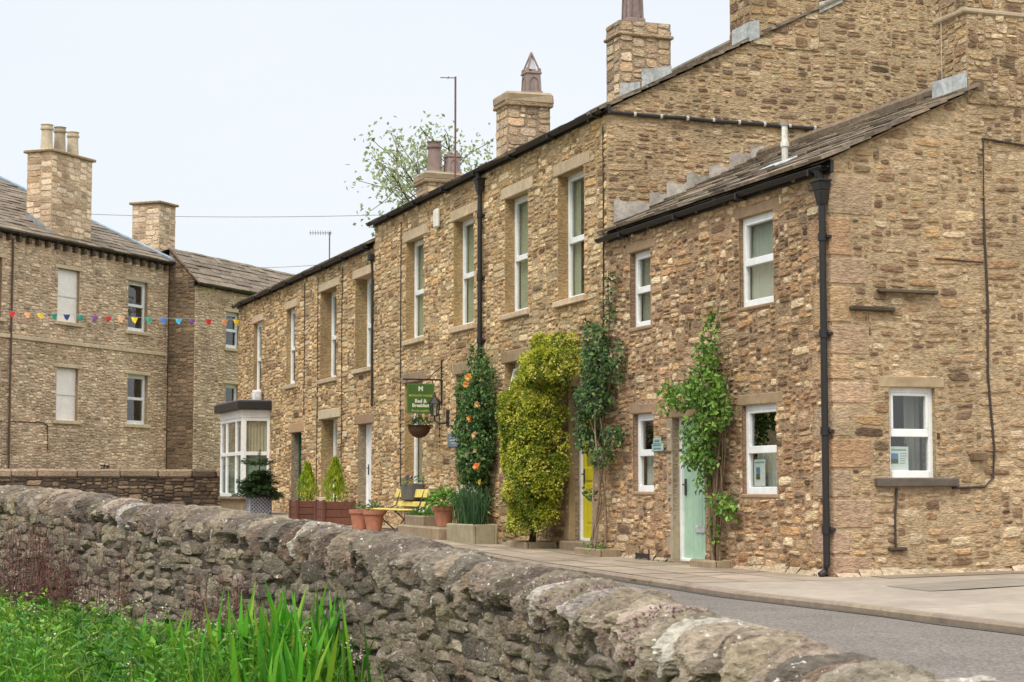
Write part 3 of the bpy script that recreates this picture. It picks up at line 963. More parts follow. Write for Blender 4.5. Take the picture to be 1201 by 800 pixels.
# pointing under the verge
build('roof', mb, M['slate'], house)
gutter(house, GF, S0 - 0.12, S1 + 0.1, 6.78, w=0.12)
downpipe(house, GF, 12.5, 6.5, 3.05)
mb = MB()
tube(mb, [GF.p(12.5, 6.78, .12), GF.p(12.5, 6.66, .1), GF.p(12.5, 6.55, .08)], 0.045, IRON, 10)
build('gutter_outlet', mb, M['iron'], house)
netc = lin((186, 190, 166)); 
for i, h in enumerate(H_up):
    window(house, GF, *h[:2], h[2], h[3], 0.18, split=0.48, lint=(0.24, 0.2, 0.02), cur=(vary(netc, .12), [((0, .36), (.62, 1)), ((0, .45), (.7, 1)), ((0, .3), (.6, 1)), ((0, .52), (.74, 1))][i]), lcol=lin((192, 170, 140)))
window(house, GF, *H_lo[0], 0.2, split=0.0, lint=(0.24, 0.2, 0.02), cur=(lin((170, 168, 150)), ((0, 0.4), (0.7, 1))), mull=(0.5,), lcol=lin((140, 120, 94)))
window(house, GF, *H_lo[1], 0.2, split=0.48, lint=(0.24, 0.2, 0.02), lcol=lin((150, 128, 98)))
wl = window(house, GF, *H_lo[2], 0.2, split=0.48, lint=(0.24, 0.2, 0.02), lcol=lin((150, 128, 98)), cur=(netc, ((0, .3), (.7, 1))))
# the lowest-left window of the three has its top light propped open
mb = MB()
def PO(a, b, c):      # hinged at the head
    an = R(14); zt = 3.12
    d = zt - b
    return GF.p(a, zt - d * math.cos(an), -0.19 + c + d * math.sin(an))
u0, u1 = H_lo[2][:2]
for (a, b, c, d) in ((u0 + .06, u0 + .11, 2.05, 3.12), (u1 - .11, u1 - .06, 2.05, 3.12), (u0 + .11, u1 - .11, 3.06, 3.12), (u0 + .11, u1 - .11, 2.05, 2.12)):
    cbox(mb, PO, a, b, c, d, 0, 0.05, WHITE, 0.006)
build('opening_light', mb, M['paint'], wl)

def lintel_part(root, fr, h, ext=0.22, hh=0.22, col=STONE_DR, dep=0.5):
    mb = MB()
    fbox(mb, fr, h[0] - ext * .8, h[1] + ext, h[3], h[3] + hh, -dep, 0.02, vary(col, .05), 0.012, 0.005)
    return build('lintel', mb, M['dressed'], root)

# yellow door with a light above
def door(root, fr, h, rec, col, name='door', style='panel', frame_col=WHITE, step=True, toplight=0.0, handle_side=1):
    u0, u1, z0, z1 = h
    mb = MB()
    w0, w1 = -rec - 0.05, -rec
    fw = 0.07
    zt = z1 - toplight
    a, b = u0 + fw, u1 - fw
    if style == 'panel':
        fbox(mb, fr, a, b, z0 + 0.03, zt - fw, w0, w1 - 0.02, col, 0.004)
        zm = z0 + (zt - z0) * 0.52
        st = 0.11
        for (x0, x1, y0, y1) in ((a, a + st, z0 + .03, zt - fw), (b - st, b, z0 + .03, zt - fw)):
            fbox(mb, fr, x0, x1, y0, y1, w0 + .004, w1, col, 0.006)
        um = (a + b) / 2
        for y0, y1 in ((z0 + .03, z0 + .24), (zm - .1, zm + .1), (zt - fw - .12, zt - fw)):
            fbox(mb, fr, a + st, b - st, y0, y1, w0 + .006, w1 - 0.002, col, 0.006)
        fbox(mb, fr, um - .05, um + .05, z0 + .24, zm - .1, w0 + .008, w1 - 0.003, col, 0.006)
        fbox(mb, fr, um - .03, um + .03, zm + .1, zt - fw - .12, w0 + .008, w1 - 0.003, col, 0.006)
        for x0, x1 in ((a + st + .03, um - .08), (um + .08, b - st - .03)):
            fbox(mb, fr, x0, x1, z0 + .28, zm - .14, w0 + .01, w1 - .008, col, 0.02)
    elif style == 'plank':
        n = 6
        for i in range(n):
            x0 = a + (b - a) * i / n; x1 = a + (b - a) * (i + 1) / n
            fbox(mb, fr, x0 + .002, x1 - .002, z0 + .03, zt - fw, w0, w1 - 0.004 * (i % 2), vary(col, .02, .005), 0.006)
    else:
        fbox(mb, fr, a, b, z0 + .03, zt - fw, w0, w1, col, 0.006)
    d = build(name, mb, M['paint'], root)
    f = MB()
    fbox(f, fr, u0 - .01, u0 + fw, z0, z1 + .01, w0 - .03, w1 + .03, frame_col, 0.006)
    fbox(f, fr, u1 - fw, u1 + .01, z0, z1 + .01, w0 - .03, w1 + .03, frame_col, 0.006)
    fbox(f, fr, u0 + fw, u1 - fw, z1 - fw, z1 + .01, w0 - .02, w1 + .027, frame_col, 0.006)
    fbox(f, fr, u0 + fw, u1 - fw, z0 - .01, z0 + .035, w0 - .02, w1 + .05, frame_col, 0.006)
    if toplight:
        fbox(f, fr, u0 + fw, u1 - fw, zt - fw, zt, w0 - .02, w1 + .024, frame_col, 0.006)
    build('door_frame', f, M['paint'], d)
    gm_ = MB()
    if toplight:
        gm_.quad(fr.p(a, zt, w0 + .02), fr.p(b, zt, w0 + .02), fr.p(b, z1 - fw, w0 + .02), fr.p(a, z1 - fw, w0 + .02), (1, 1, 1))
        build('pane', gm_, M['glass'], d)
    hm = MB()
    hu = b - 0.08 if handle_side > 0 else a + 0.08
    hz = z0 + 1.0
    tube(hm, [fr.p(hu, hz - .1, w1 + .008), fr.p(hu, hz + .13, w1 + .008)], 0.018, lin((60, 58, 56)), 8)
    tube(hm, [fr.p(hu, hz + .05, w1), fr.p(hu, hz + .05, w1 + .05), fr.p(hu - .1 * handle_side, hz + .05, w1 + .05)], 0.011, lin((60, 58, 56)), 8)
    build('handle', hm, M['iron'], d)
    return d
yd = door(house, GF, H_door, 0.2, lin((206, 192, 40)), style='panel', toplight=0.42)
mb = MB()
zb0, zt0 = 1.48, 2.0
for x0, x1 in ((7.3 + .07 + .12, 7.79), (7.84, 8.32 - .07 - .12)):
    mb.quad(GF.p(x0, zb0 - .1, -0.212), GF.p(x1, zb0 - .1, -0.212), GF.p(x1, zt0, -0.212), GF.p(x0, zt0, -0.212), (1, 1, 1))
build('door_pane', mb, M['glass'], yd)
lintel_part(house, GF, H_door, col=lin((150, 128, 98)))
mb = MB()
fbox(mb, GF, 7.2, 8.45, -0.02, 0.2, -0.5, 0.14, lin((140, 122, 98)), 0.02, 0.008)
build('doorstep', mb, M['dressed'], house)
# slab-built jambs of the doorway
mb = MB()
fbox(mb, GF, 8.32, 8.52, 0.2, 2.64, -0.1, 0.016, lin((160, 138, 106)), 0.01, 0.004)
fbox(mb, GF, 7.1, 7.3, 0.2, 2.64, -0.1, 0.016, lin((160, 138, 106)), 0.01, 0.004)
build('door_jamb', mb, M['dressed'], house)

# chimneys of the middle house
st = stack(house, T, 12.12, 12.75, 2.55, 3.6, 7.9, 9.78, cap=0.05, band=9.48, hide_cap=True)
pot_square(st, T, 12.42, 2.95, 9.8, 0.85, 0.34, lin((144, 126, 120)))
mb = MB()
def PR(a, b, h): return T.p(a, b, 6.98 + ROOF * b + h)
FS = side(T, 12.12)
mb.add([FS.p(2.54, 8.25, .035), FS.p(2.95, 8.42, .035), FS.p(2.95, 8.62, .035), FS.p(2.54, 8.55, .035)], [(0, 1, 2, 3)], LEAD)
mb.add([FS.p(2.98, 8.42, .037), FS.p(3.6, 8.72, .037), FS.p(3.6, 8.98, .037), FS.p(2.98, 8.86, .037)], [(0, 1, 2, 3)], LEAD)
build('flashing', mb, M['lead'], st)
st2 = stack(house, T, 19.25, 20.0, 2.9, 3.92, 7.9, 9.62, cap=0.07)
mb = MB()
cbox(mb, lambda a, b, c: T.p(a, b, c), 19.18, 20.07, 2.83, 3.99, 9.65, 9.92, lin((158, 140, 114)), 0.06, 0.02)
build('cap', mb, M['dressed'], st2)
pot_square(st2, T, 19.6, 3.6, 9.92, 0.62, 0.38, lin((146, 128, 120)), spike=True)
# the stack built into the near gable
st4 = stack(house, T, S0 - 0.02, 7.45, 2.48, 3.72, 8.06, 11.2, p='gable', hide_cap=True, hr=(0.1, 0.2))
mb = MB()
FG = side(T, S0 - 0.02)
mb.add([T.p(S0 - .06, 2.44, 8.1), T.p(7.3, 2.44, 8.1), T.p(7.3, 2.44, 8.42), T.p(S0 - .06, 2.44, 8.42)], [(0, 1, 2, 3)], LEAD)
mb.add([FG.p(2.44, 8.1, .04), FG.p(2.62, 8.18, .04), FG.p(2.62, 8.46, .04), FG.p(2.44, 8.42, .04)], [(0, 1, 2, 3)], LEAD)
build('flashing', mb, M['lead'], st4)
mb = MB()
mb.add([FG.p(3.72, 8.68, .012), FG.p(4.15, 8.9, .012), FG.p(4.15, 8.99, .012), FG.p(3.72, 8.86, .012)], [(0, 1, 2, 3)], lin((206, 202, 194)))
build('flashing', mb, M['lead'], st4)
# stepped mortar flashing where the cottage roof meets this gable
mb = MB()
t = 0.1
while t < 2.5:
    zl = 4.93 + 0.485 * (t + .15) 
    w = rnd(0.3, 0.42) if t > .2 else 0.62
    hgt = rnd(0.17, 0.24)
    n = 6
    vs = []
    for i in range(n + 1):
        tt = t + w * i / n
        vs += [GG.p(tt, 4.9 + 0.485 * (tt + .15), 0.018), GG.p(tt, zl + hgt + (0.06 if t > .2 else .16) + rnd(-.03, .03), 0.018)]
    mb.add(vs, [(2 * i, 2 * i + 2, 2 * i + 3, 2 * i + 1) for i in range(n)], vary(lin((172, 164, 152)), .14))
    t += w * 0.97
build('stepped_flashing', mb, M['lead'], house)
mb = MB()
pts = [GG.p(0.02 + 0.43 * i, 6.79 - 0.001 * i + rnd(-.008, .008), 0.035) for i in range(11)]
tube(mb, pts, 0.032, lin((48, 42, 40)), 8)
for i in range(1, 10): tube(mb, [GG.p(.45 * i - .02, 6.79, .035), GG.p(.45 * i + .02, 6.79, .035)], 0.04, lin((190, 184, 176)), 8)
build('cable_run', mb, M['iron'], house)
wall_cable('cable', house, [GF.p(6.86, 6.6, .02), GF.p(6.85, 5.3, .02), GF.p(6.87, 3.2, .02)])
wall_cable('cable', house, [GF.p(17.75, 6.6, .02), GF.p(17.76, 4.2, .02), GF.p(17.74, 2.2, .02), GF.p(17.7, 0.8, .02)])
mb = MB()
for (dt, r0) in ((0, .3), (0.14, .24)):
    tube(mb, [GG.p(4.55 + dt + .16 * math.cos(k), 6.75 + r0 * math.sin(k) * 1.0, .06) for k in [math.pi * i / 8 for i in range(9)]], .018, lin((52, 46, 44)), 6)
tube(mb, [GG.p(4.95, 6.6, .06), GG.p(4.95, 7.15, .06)], .03, lin((70, 62, 56)), 6)
build('cable_loop', mb, M['iron'], house)
# white alarm box under the eaves
mb = MB()
fbox(mb, GF, 15.05, 15.3, 6.12, 6.5, 0.012, 0.1, lin((224, 220, 208)), 0.03)
build('alarm_box', mb, M['paint'], house)

# ---- left-hand house of the row ------------------------------------
random.seed(202)
E0, E1 = 19.83, 34.64
house2 = empty('terraced_house', T.p(27, 0, 0.3), "lower stone terraced house with a white box bay and a dark green door", 'house')
B_up = [hole(32.44, 31.45, 3.68, 5.68), hole(28.35, 27.35, 3.7, 5.7), hole(24.71, 23.15, 3.64, 5.8), hole(21.45, 20.05, 3.7, 5.78)]
B_gw = hole(24.52, 23.0, 0.8, 2.68); B_door = hole(27.67, 26.55, 0.42, 2.44); B_wd = hole(21.14, 20.02, 0.42, 2.45)
allb = B_up + [B_gw, B_door, B_wd]
exb = list(allb) + [(h[0] - .26, h[1] + .26, h[3], h[3] + .22) for h in allb] + [(h[0] - .1, h[1] + .1, h[2] - .12, h[2]) for h in B_up]
mb = MB()
wall_plane(mb, GF, E0 + .0, E1, -0.2, 6.42, allb, mort, w=-0.004)
reveals(mb, GF, B_up[2:] + [B_gw], 0.37, lin((160, 136, 98)))
reveals(mb, GF, B_up[:2], 0.19, lin((160, 136, 98)))
reveals(mb, GF, [B_door, B_wd], 0.5, lin((156, 138, 112)))
stones(mb, GF, E0, E1, 0.0, 6.4, exb, 'gold', hr=(0.055, 0.17), asp=(1.6, 4.8), inset=0.3, wave=0.05, proud=(.003, .013), dark=.03, botfn=lambda u: zg(u))
GE = side(T, E1, 1)
top2 = lambda t: 6.42 + ROOF * (t if t < RG else 2 * RG - t)
mb.add([GE.p(0, -.3, 0), GE.p(HD, -.3, 0), GE.p(HD, 6.42, 0), GE.p(RG, top2(RG), 0), GE.p(0, 6.42, 0)], [(0, 1, 2, 3, 4)], gm)
mb.quad(T.p(E0, HD, -.3), T.p(E1, HD, -.3), T.p(E1, HD, 6.42), T.p(E0, HD, 6.42), gm)
build('wall', mb, M['stone'], house2)
mb = MB()
slate_roof(mb, roof_P(-0.18, 6.46 - .18 * ROOF, ROOF), lambda q: (E0 + .03, E1 + .12), (RG + .16) * n_)
def back_P2(a, q, h): return T.p(a, HD + 0.16 - q / n_, 6.42 + q * ROOF / n_)
mb.add([back_P2(E0, 0, 0), back_P2(E1 + .06, 0, 0), back_P2(E1 + .06, (RG + .16) * n_, 0), back_P2(E0, (RG + .16) * n_, 0)], [(0, 1, 2, 3)], lin((100, 88, 74)))
build('roof', mb, M['slate'], house2)
gutter(house2, GF, E0 + .08, E1 + .15, 6.33, w=0.13)
mb = MB()
def HP(a, b, c): return GF.p(19.9 + a, b, c)
cbox(mb, HP, -.09, .09, 6.02, 6.18, .01, .13, IRON, .02)
tube(mb, [GF.p(19.9, 6.04, .06), GF.p(19.87, 5.8, .05), GF.p(19.86, 5.4, .045), GF.p(19.86, 2.8, .045)], .026, lin((52, 46, 42)), 8)
build('downpipe', mb, M['iron'], house2)
grey_net = lin((180, 182, 172))
lcol2 = lin((194, 172, 142))
for i, h in enumerate(B_up):
    window(house2, GF, *h[:2], h[2], h[3], (0.1, 0.12, 0.28, 0.28)[i], split=.48, lint=(.24, .2, .025), cur=(grey_net, ((0, .35), (.65, 1))), lcol=lcol2, fw=0.07)
window(house2, GF, *B_gw, 0.3, split=.45, lint=(.3, .22, .03), cur=(grey_net, ((0, .4), (.7, 1))), lcol=lin((190, 174, 144)), fw=0.08)
door(house2, GF, B_door, 0.22, lin((26, 84, 58)), style='panel', frame_col=lin((40, 80, 60)))
wd = door(house2, GF, B_wd, 0.22, lin((232, 232, 228)), style='plain')
mb = MB()
mb.quad(GF.p(20.44, 1.15, -.208), GF.p(20.58, 1.15, -.208), GF.p(20.58, 2.1, -.208), GF.p(20.44, 2.1, -.208), (1, 1, 1))
build('door_pane', mb, M['glass'], wd)
mb = MB()
fbox(mb, GF, 20.42, 20.6, 1.13, 2.12, -.222, -.213, lin((70, 76, 72)), .003)
fbox(mb, GF, 20.35, 20.55, 0.98, 1.06, -.219, -.2, lin((120, 118, 110)), .004)
build('letterbox', mb, M['iron'], wd)
lintel_part(house2, GF, B_door, .3, .24, lin((176, 148, 110)))
lintel_part(house2, GF, B_wd, .28, .22, lin((150, 126, 96)))
mb = MB()
fbox(mb, GF, 22.05, 22.3, 2.2, 2.32, 0.01, 0.06, lin((206, 190, 164)), .01)
build('meter_vent', mb, M['paint'], house2)
mb = MB()
fbox(mb, GF, 29.0, 29.25, 1.9, 2.05, 0.01, 0.05, lin((206, 190, 164)), .01)
build('meter_vent', mb, M['paint'], house2)
for u in (30.0 - 3.7, 24.9, 22.55):
    wall_cable('cable', house2, [GF.p(u, 6.2, .02), GF.p(u + rnd(-.05, .05), 4.5, .02), GF.p(u - .02, 2.9, .02)] + ([GF.p(u + .03, 0.9, .02)] if u < 25 else []))
# box bay
BS0, BS1, BT = 30.2, 33.18, -0.78
bay = MB()
P = lambda a, b, c: T.p(a, b, c)
z0b, z1b = 0.78, 2.92
sideF = Frame(T.p(BS0, 0, 0), T.B, -T.A); frontF = Frame(T.p(0, BT, 0), T.A, -T.B); farF = Frame(T.p(BS1, 0, 0), T.B, T.A)
for fr, a, b, mulls in ((sideF, BT, 0, ()), (frontF, BS0, BS1, (.28, .72)), (farF, BT, 0, ())):
    fbox(bay, fr, a + .002, a + .13, z0b, z1b, -.07, .0, WHITE, .008)
    fbox(bay, fr, b - .08, b - .002, z0b, z1b, -.07, .0, WHITE, .008)
    fbox(bay, fr, a + .13, b - .08, z1b - .09, z1b, -.067, -.003, WHITE, .008)
    fbox(bay, fr, a + .13, b - .08, z0b, z0b + .1, -.067, .004, WHITE, .008)
    fbox(bay, fr, a + .13, b - .08, 1.9, 2.0, -.067, .002, WHITE, .008)
    for m_ in mulls:
        um = a + (b - a) * m_
        fbox(bay, fr, um - .05, um + .05, z0b + .1, z1b - .09, -.065, -.001, WHITE, .008)
bw = build('bay_window', bay, M['paint'], house2)
mb = MB()
for fr, a, b in ((sideF, BT, 0), (frontF, BS0, BS1), (farF, BT, 0)):
    mb.quad(fr.p(a + .05, z0b, -.04), fr.p(b - .05, z0b, -.04), fr.p(b - .05, z1b, -.04), fr.p(a + .05, z1b, -.04), (1, 1, 1))
build('pane', mb, M['glass'], bw)
mb = MB()
cbox(mb, P, BS0 - .01, BS1 + .01, BT - .012, 0.03, 2.92, 3.14, WHITE, .01)
build('fascia', mb, M['paint'], bw)
mb = MB()
cbox(mb, P, BS0 - .16, BS1 + .16, BT - .16, 0.01, 3.142, 3.36, lin((46, 42, 42)), .015)
cbox(mb, P, BS0 - .12, BS1 + .12, BT - .12, 0.01, 3.363, 3.4, lin((112, 108, 106)), .01)
build('roof', mb, M['iron'], bw)
mb = MB()
cbox(mb, P, BS0 + .03, BS1 - .03, BT + .03, 0.02, 0.0, 0.72, lin((140, 122, 96)), .02)
cbox(mb, P, BS0 - .04, BS1 + .04, BT - .05, 0.02, 0.7, 0.778, lin((128, 112, 90)), .02)
build('plinth', mb, M['dressed'], bw)
mb = MB()
cbox(mb, P, 31.0, 31.3, -.3, -.05, 3.4, 3.72, lin((210, 208, 204)), .05)
build('roof_box', mb, M['lead'], bw)
curtain(bw, sideF, BT + .14, -.02, 1.98, 2.86, -.1, lin((204, 192, 168)), ((0, 1),), 7)
curtain(bw, frontF, BS0 + .1, BS1 - .1, 1.98, 2.86, -.1, lin((176, 160, 140)), ((0, .35), (.6, 1)), 12)
mb = MB()
mb.quad(T.p(BS0 + .12, BT + .1, .8), T.p(BS0 + .12, -.0, .8), T.p(BS0 + .12, -.0, 1.9), T.p(BS0 + .12, BT + .1, 1.9), lin((150, 172, 158)))
mb.quad(T.p(BS0 + .12, BT + .12, .8), T.p(BS1 - .1, BT + .12, .8), T.p(BS1 - .1, BT + .12, 1.9), T.p(BS0 + .12, BT + .12, 1.9), lin((150, 172, 158)))
build('blind', mb, M['cloth'], bw)
# stack and pots
st3 = stack(house2, T, 26.6, 27.5, 3.3, 4.4, 7.4, 9.05, cap=0.08)
mb = MB()
cbox(mb, P, 26.52, 27.58, 3.22, 4.48, 9.06, 9.32, lin((152, 136, 112)), .06, .02)
build('cap', mb, M['dressed'], st3)
pot_round(st3, T.p(27.05, 3.65, 9.32), 0.86, 0.19, lin((140, 120, 112)))
pot_square(st3, T, 27.05, 4.15, 9.32, 0.6, 0.38, lin((144, 126, 120)))

# ---- the cottage ----------------------------------------------------
random.seed(303)
CS = 0.485
cott = empty('stone_cottage', T.p(3.4, 0, 0), "low brown stone cottage with a pale green door and black corner downpipe", 'cottage')
C_w = [hole(5.87, 5.15, 3.38, 4.5), hole(2.34, 1.42, 3.36, 4.53), hole(5.79, 5.07, 0.98, 2.11), hole(2.31, 1.39, 0.96, 2.09)]
C_d = hole(4.44, 3.42, 0.03, 2.01)
allc = C_w + [C_d]
exc = list(allc) + [(h[0] - .18, h[1] + .12, h[3], h[3] + .16) for h in allc] + [(h[0] - .06, h[1] + .06, h[2] - .05, h[2]) for h in C_w]
CD = 5.3; CR = 2.65
ctop = lambda t: 4.93 + CS * (t if t < CR else 2 * CR - t)
mb = MB()
bm_ = PAL['brown'][1]
wall_plane(mb, GF, 0, S0 + .1, -0.3, 4.93, allc, bm_, w=0.006)
reveals(mb, GF, C_w, 0.14, lin((140, 114, 92)))
reveals(mb, GF, [C_d], 0.4, lin((160, 146, 122)))
# big quoins up the corner
q = -0.02; k = 0
quo = []
while q < 4.8:
    hh = rnd(0.26, 0.5)
    a, b = (0.5, 0.26) if k % 2 else (0.24, 0.55)
    a *= rnd(.8, 1.15); b *= rnd(.8, 1.1)
    quo.append((q, min(q + hh, 4.85), a, b)); q += hh; k += 1
exq = [(-0.1, a, z0, z1) for z0, z1, a, b in quo]
stones(mb, GF, 0.0, S0 + .1, 0.0, 4.9, exc + exq, 'brown', hr=(0.05, 0.155), asp=(1.5, 4.2), gap=.016, proud=(0.003, 0.016), w0=.006, inset=0.32, wave=0.08, dark=0.03)
CG_ = side(T, 0.0)
C_gw = hole(0.76, 1.39, 1.16, 2.23)
wall_plane(mb, CG_, 0, CD, -0.3, 4.93, [C_gw], gm)
mb.add([CG_.p(0, 4.93, 0), CG_.p(CD, 4.93, 0), CG_.p(CR, ctop(CR), 0)], [(0, 1, 2)], gm)
reveals(mb, CG_, [C_gw], 0.3, lin((166, 144, 110)))
exg = [C_gw, (0.5, 1.66, 1.02, 1.16), (0.62, 1.52, 2.23, 2.37)]
stones(mb, CG_, 0.0, CD, -0.02, 6.2, exg + [(-0.1, b, z0, z1) for z0, z1, a, b in quo], 'gable', hr=(0.05, 0.17), asp=(1.3, 4.2), gap=0.022, inset=0.35,
       topfn=ctop, wave=0.08, miss=0.12, proud=(0.002, 0.012), dark=0.035)
qc = [lin(c) for c in ((182, 148, 110), (188, 154, 116), (174, 142, 108), (184, 144, 98))]
for z0, z1, a, b in quo:
    c = desat(vary(random.choice(qc), .07), .18)
    fbox(mb, CG_, 0.0 - .012, b - .012, z0 + .008, z1 - .008, -a * 0.98, 0.012, c, 0.02, 0.004)
# mortar fillet along the foot of the walls
for (fr, ua, ub) in ((GF, 0.15, 3.35), (GF, 4.6, 6.8), (CG_, 0.0, 5.0)):
    u = ua
    while u < ub:
        w = rnd(.18, .4)
        hh = rnd(.04, .11)
        mb.add([fr.p(u, -.02, .1), fr.p(u + w, -.02, .1), fr.p(u + w, hh, .012), fr.p(u, hh, .012)], [(0, 1, 2, 3)], vary(lin((186, 164, 136)), .08))
        u += w
mb.quad(T.p(0, CD, -.3), T.p(S0, CD, -.3), T.p(S0, CD, 4.93), T.p(0, CD, 4.93), gm)
build('wall', mb, M['stone'], cott)
nc = math.sqrt(1 + CS * CS)
mb = MB()
slate_roof(mb, roof_P(-0.17, 4.965 - .17 * CS, CS), lambda q: (-0.1 if q / nc - .17 < 1.9 else .67, S0 - .005), (CR + .17) * nc, exposure=(.34, .22), thick=(.025, .05))
slate_roof(mb, lambda a, q, h: T.p(a, CD + .15 - q / nc + h * CS / nc, 4.95 - .1 + q * CS / nc + h / nc), lambda q: (-0.1 if CD + .15 - q / nc > 3.45 else .67, S0 - .005), (CR + .15) * nc, exposure=(.5, .4), wr=(.5, .9))
a = 0.68
while a < S0 - .05:
    e = min(a + .48, S0 - .02)
    tube(mb, [T.p(a, CR, ctop(CR) + .07), T.p(e - .012, CR, ctop(CR) + .07)], 0.1, vary(lin((124, 108, 90)), .1), 8)
    a += .48
build('roof', mb, M['slate'], cott)
gutter(cott, GF, -0.06, S0 + .12, 4.78, w=.11, r=.05)
downpipe(cott, GF, 0.06, 4.5, 0.02, w=.08, r=.042)
mb = MB()
tube(mb, [GF.p(0.06, 4.8, .13), GF.p(.06, 4.68, .1)], .05, IRON, 10)
build('gutter_outlet', mb, M['iron'], cott)
lc3 = lin((160, 134, 106))
window(cott, GF, *C_w[0], .08, split=.5, lint=(.16, .14, .012), sill=(.04, .05, .03), cur=(lin((150, 156, 140)), ((0, 1),)), lcol=lc3, fw=.06)
window(cott, GF, *C_w[1], .05, split=.5, lint=(.16, .14, .012), sill=(.04, .05, .03), cur=(lin((196, 196, 184)), ((0, 1),)), lcol=lc3, fw=.06)
w3 = window(cott, GF, *C_w[2], .07, split=.5, lint=(.16, .14, .012), sill=(.04, .05, .02), lcol=lc3, fw=.06)
w4 = window(cott, GF, *C_w[3], .05, split=.5, lint=(.16, .14, .012), sill=(.04, .05, .02), lcol=lc3, fw=.06)
for w, h in ((w3, C_w[2]), (w4, C_w[3])):
    curtain(w, GF, h[0] + .03, h[1] - .03, h[2] + .05, h[2] + .56, -.2, lin((196, 200, 190)), ((0, 1),), 8)
cd = door(cott, GF, C_d, .13, lin((160, 190, 164)), style='plank', handle_side=1)
mb = MB()
fbox(mb, GF, 3.62, 3.98, 0.42, 0.52, -.13, -.112, lin((176, 178, 176)), .008)
build('letterbox', mb, M['lead'], cd)
lintel_part(cott, GF, C_d, .2, .16, lc3)
mb = MB()
fbox(mb, GF, 4.44, 4.62, 0.0, 2.01, -.1, .018, lin((164, 150, 126)), .012, .004)
build('door_jamb', mb, M['dressed'], cott)
wg = window(cott, CG_, *C_gw, .07, split=.5, lint=None, sill=None, fw=.055)
mb = MB()
fbox(mb, CG_, .62, 1.52, 2.232, 2.37, -.12, .012, lin((172, 150, 118)), .012, .005)
build('lintel', mb, M['dressed'], wg)
mb = MB()
fbox(mb, CG_, .54, 1.66, 1.05, 1.155, -.14, .09, lin((104, 94, 84)), .012, .004)
build('sill', mb, M['dressed'], wg)
curtain(wg, CG_, .78, 1.37, 1.2, 2.2, -.28, lin((150, 150, 138)), ((.58, .95),), 6)
# notices in the windows
def notice(parent, fr, u0, u1, z0, z1, w, pic):
    mb = MB()
    fbox(mb, fr, u0, u1, z0, z1, w - .004, w, lin((232, 234, 230)), .001)
    a0 = u0 + (u1 - u0) * pic[0]; a1 = u0 + (u1 - u0) * pic[1]; b0 = z0 + (z1 - z0) * pic[2]; b1 = z0 + (z1 - z0) * pic[3]
    fbox(mb, fr, a0, a1, b0, b1, w, w + .002, lin((96, 140, 182)), .0005)
    fbox(mb, fr, a0, a1, b0, b0 + (b1 - b0) * .45, w + .002, w + .0035, lin((76, 92, 64)), .0005)
    for i in range(5):
        zz = z0 + (z1 - z0) * (0.3 + .1 * i)
        s0 = max(pic[1], .5) + .08
        fbox(mb, fr, u0 + (u1 - u0) * s0, u0 + (u1 - u0) * rnd(.82, .95), zz, zz + .008, w, w + .0015, lin((150, 156, 158)), .0004)
    fbox(mb, fr, u0 + (u1 - u0) * .1, u0 + (u1 - u0) * .9, z1 - .05, z1 - .03, w, w + .0015, lin((140, 170, 178)), .0004)
    return build('notice', mb, M['cloth'], parent)
notice(wg, CG_, .8, 1.08, 1.24, 1.53, -.115, (.1, .5, .3, .72))
notice(w4, GF, 1.9, 2.2, 1.06, 1.4, -.1, (.45, .8, .25, .7))
mb = MB()
# dark leafy pot plant standing on the inner sill behind the glass
for i in range(60):
    c = CG_.p(rnd(.84, 1.1), rnd(1.5, 1.68), rnd(-.2, -.16))
    d = Vector((rnd(-1, 1), rnd(-1, 1), rnd(-.3, 1))).normalized() * .05
    e = d.cross(Vector((rnd(-1, 1), rnd(-1, 1), rnd(-1, 1)))).normalized() * .018
    mb.add([c, c + d * .5 + e, c + d, c + d * .5 - e], [(0, 1, 2, 3)], lin((70, 66, 44)))
build('houseplant', mb, M['leaf'], wg)
# stack on the cottage gable, weathering ledge, lead
st5 = stack(cott, T, -0.018, 0.66, 1.93, 3.4, 5.74, 8.4, p='gable', hide_cap=True, hr=(.05, .16))
mb = MB()
cbox(mb, P, -.05, .7, 1.89, 3.44, 6.86, 6.93, lin((168, 150, 126)), .02, .004)
build('ledge', mb, M['dressed'], st5)
mb = MB()
mb.add([T.p(-.07, 1.885, 5.8), T.p(.7, 1.885, 5.83), T.p(.7, 1.885, 6.14), T.p(-.07, 1.885, 6.12)], [(0, 1, 2, 3)], LEAD)
build('flashing', mb, M['lead'], st5)
wall_cable('cable', st5, [T.p(.5, 1.905, 7.0), T.p(.5, 1.905, 6.0)], .005, lin((200, 190, 170)))
# ledges and cables on the gable
for (u0_, u1_, z0_, z1_, pr_, cl_) in ((.6, 1.42, 3.36, 3.4, .09, (88, 76, 64)), (.22, .82, 3.13, 3.18, .09, (84, 74, 62)), (1.86, 2.06, 1.36, 1.46, .1, (120, 98, 74)), (.7, .95, .3, .34, .05, (70, 62, 54))):
    mb = MB(); fbox(mb, CG_, u0_, u1_, z0_, z1_, 0, pr_, lin(cl_), .01, .006)
    build('ledge', mb, M['dressed'], cott)
cc_ = lin((64, 54, 46))
wall_cable('cable', cott, [CG_.p(5.0, 5.08, .02), CG_.p(3.3, 5.22, .02), CG_.p(2.13, 5.31, .02), CG_.p(2.12, 4.2, .02), CG_.p(2.15, 3.3, .02), CG_.p(2.13, 2.4, .02), CG_.p(2.2, 1.5, .02), CG_.p(2.17, 1.15, .02), CG_.p(2.05, 1.05, .02), CG_.p(1.6, 1.035, .02)], .016, cc_)
wall_cable('cable', cott, [CG_.p(1.42, 3.8, .015), CG_.p(2.1, 3.78, .015)], .01, cc_)
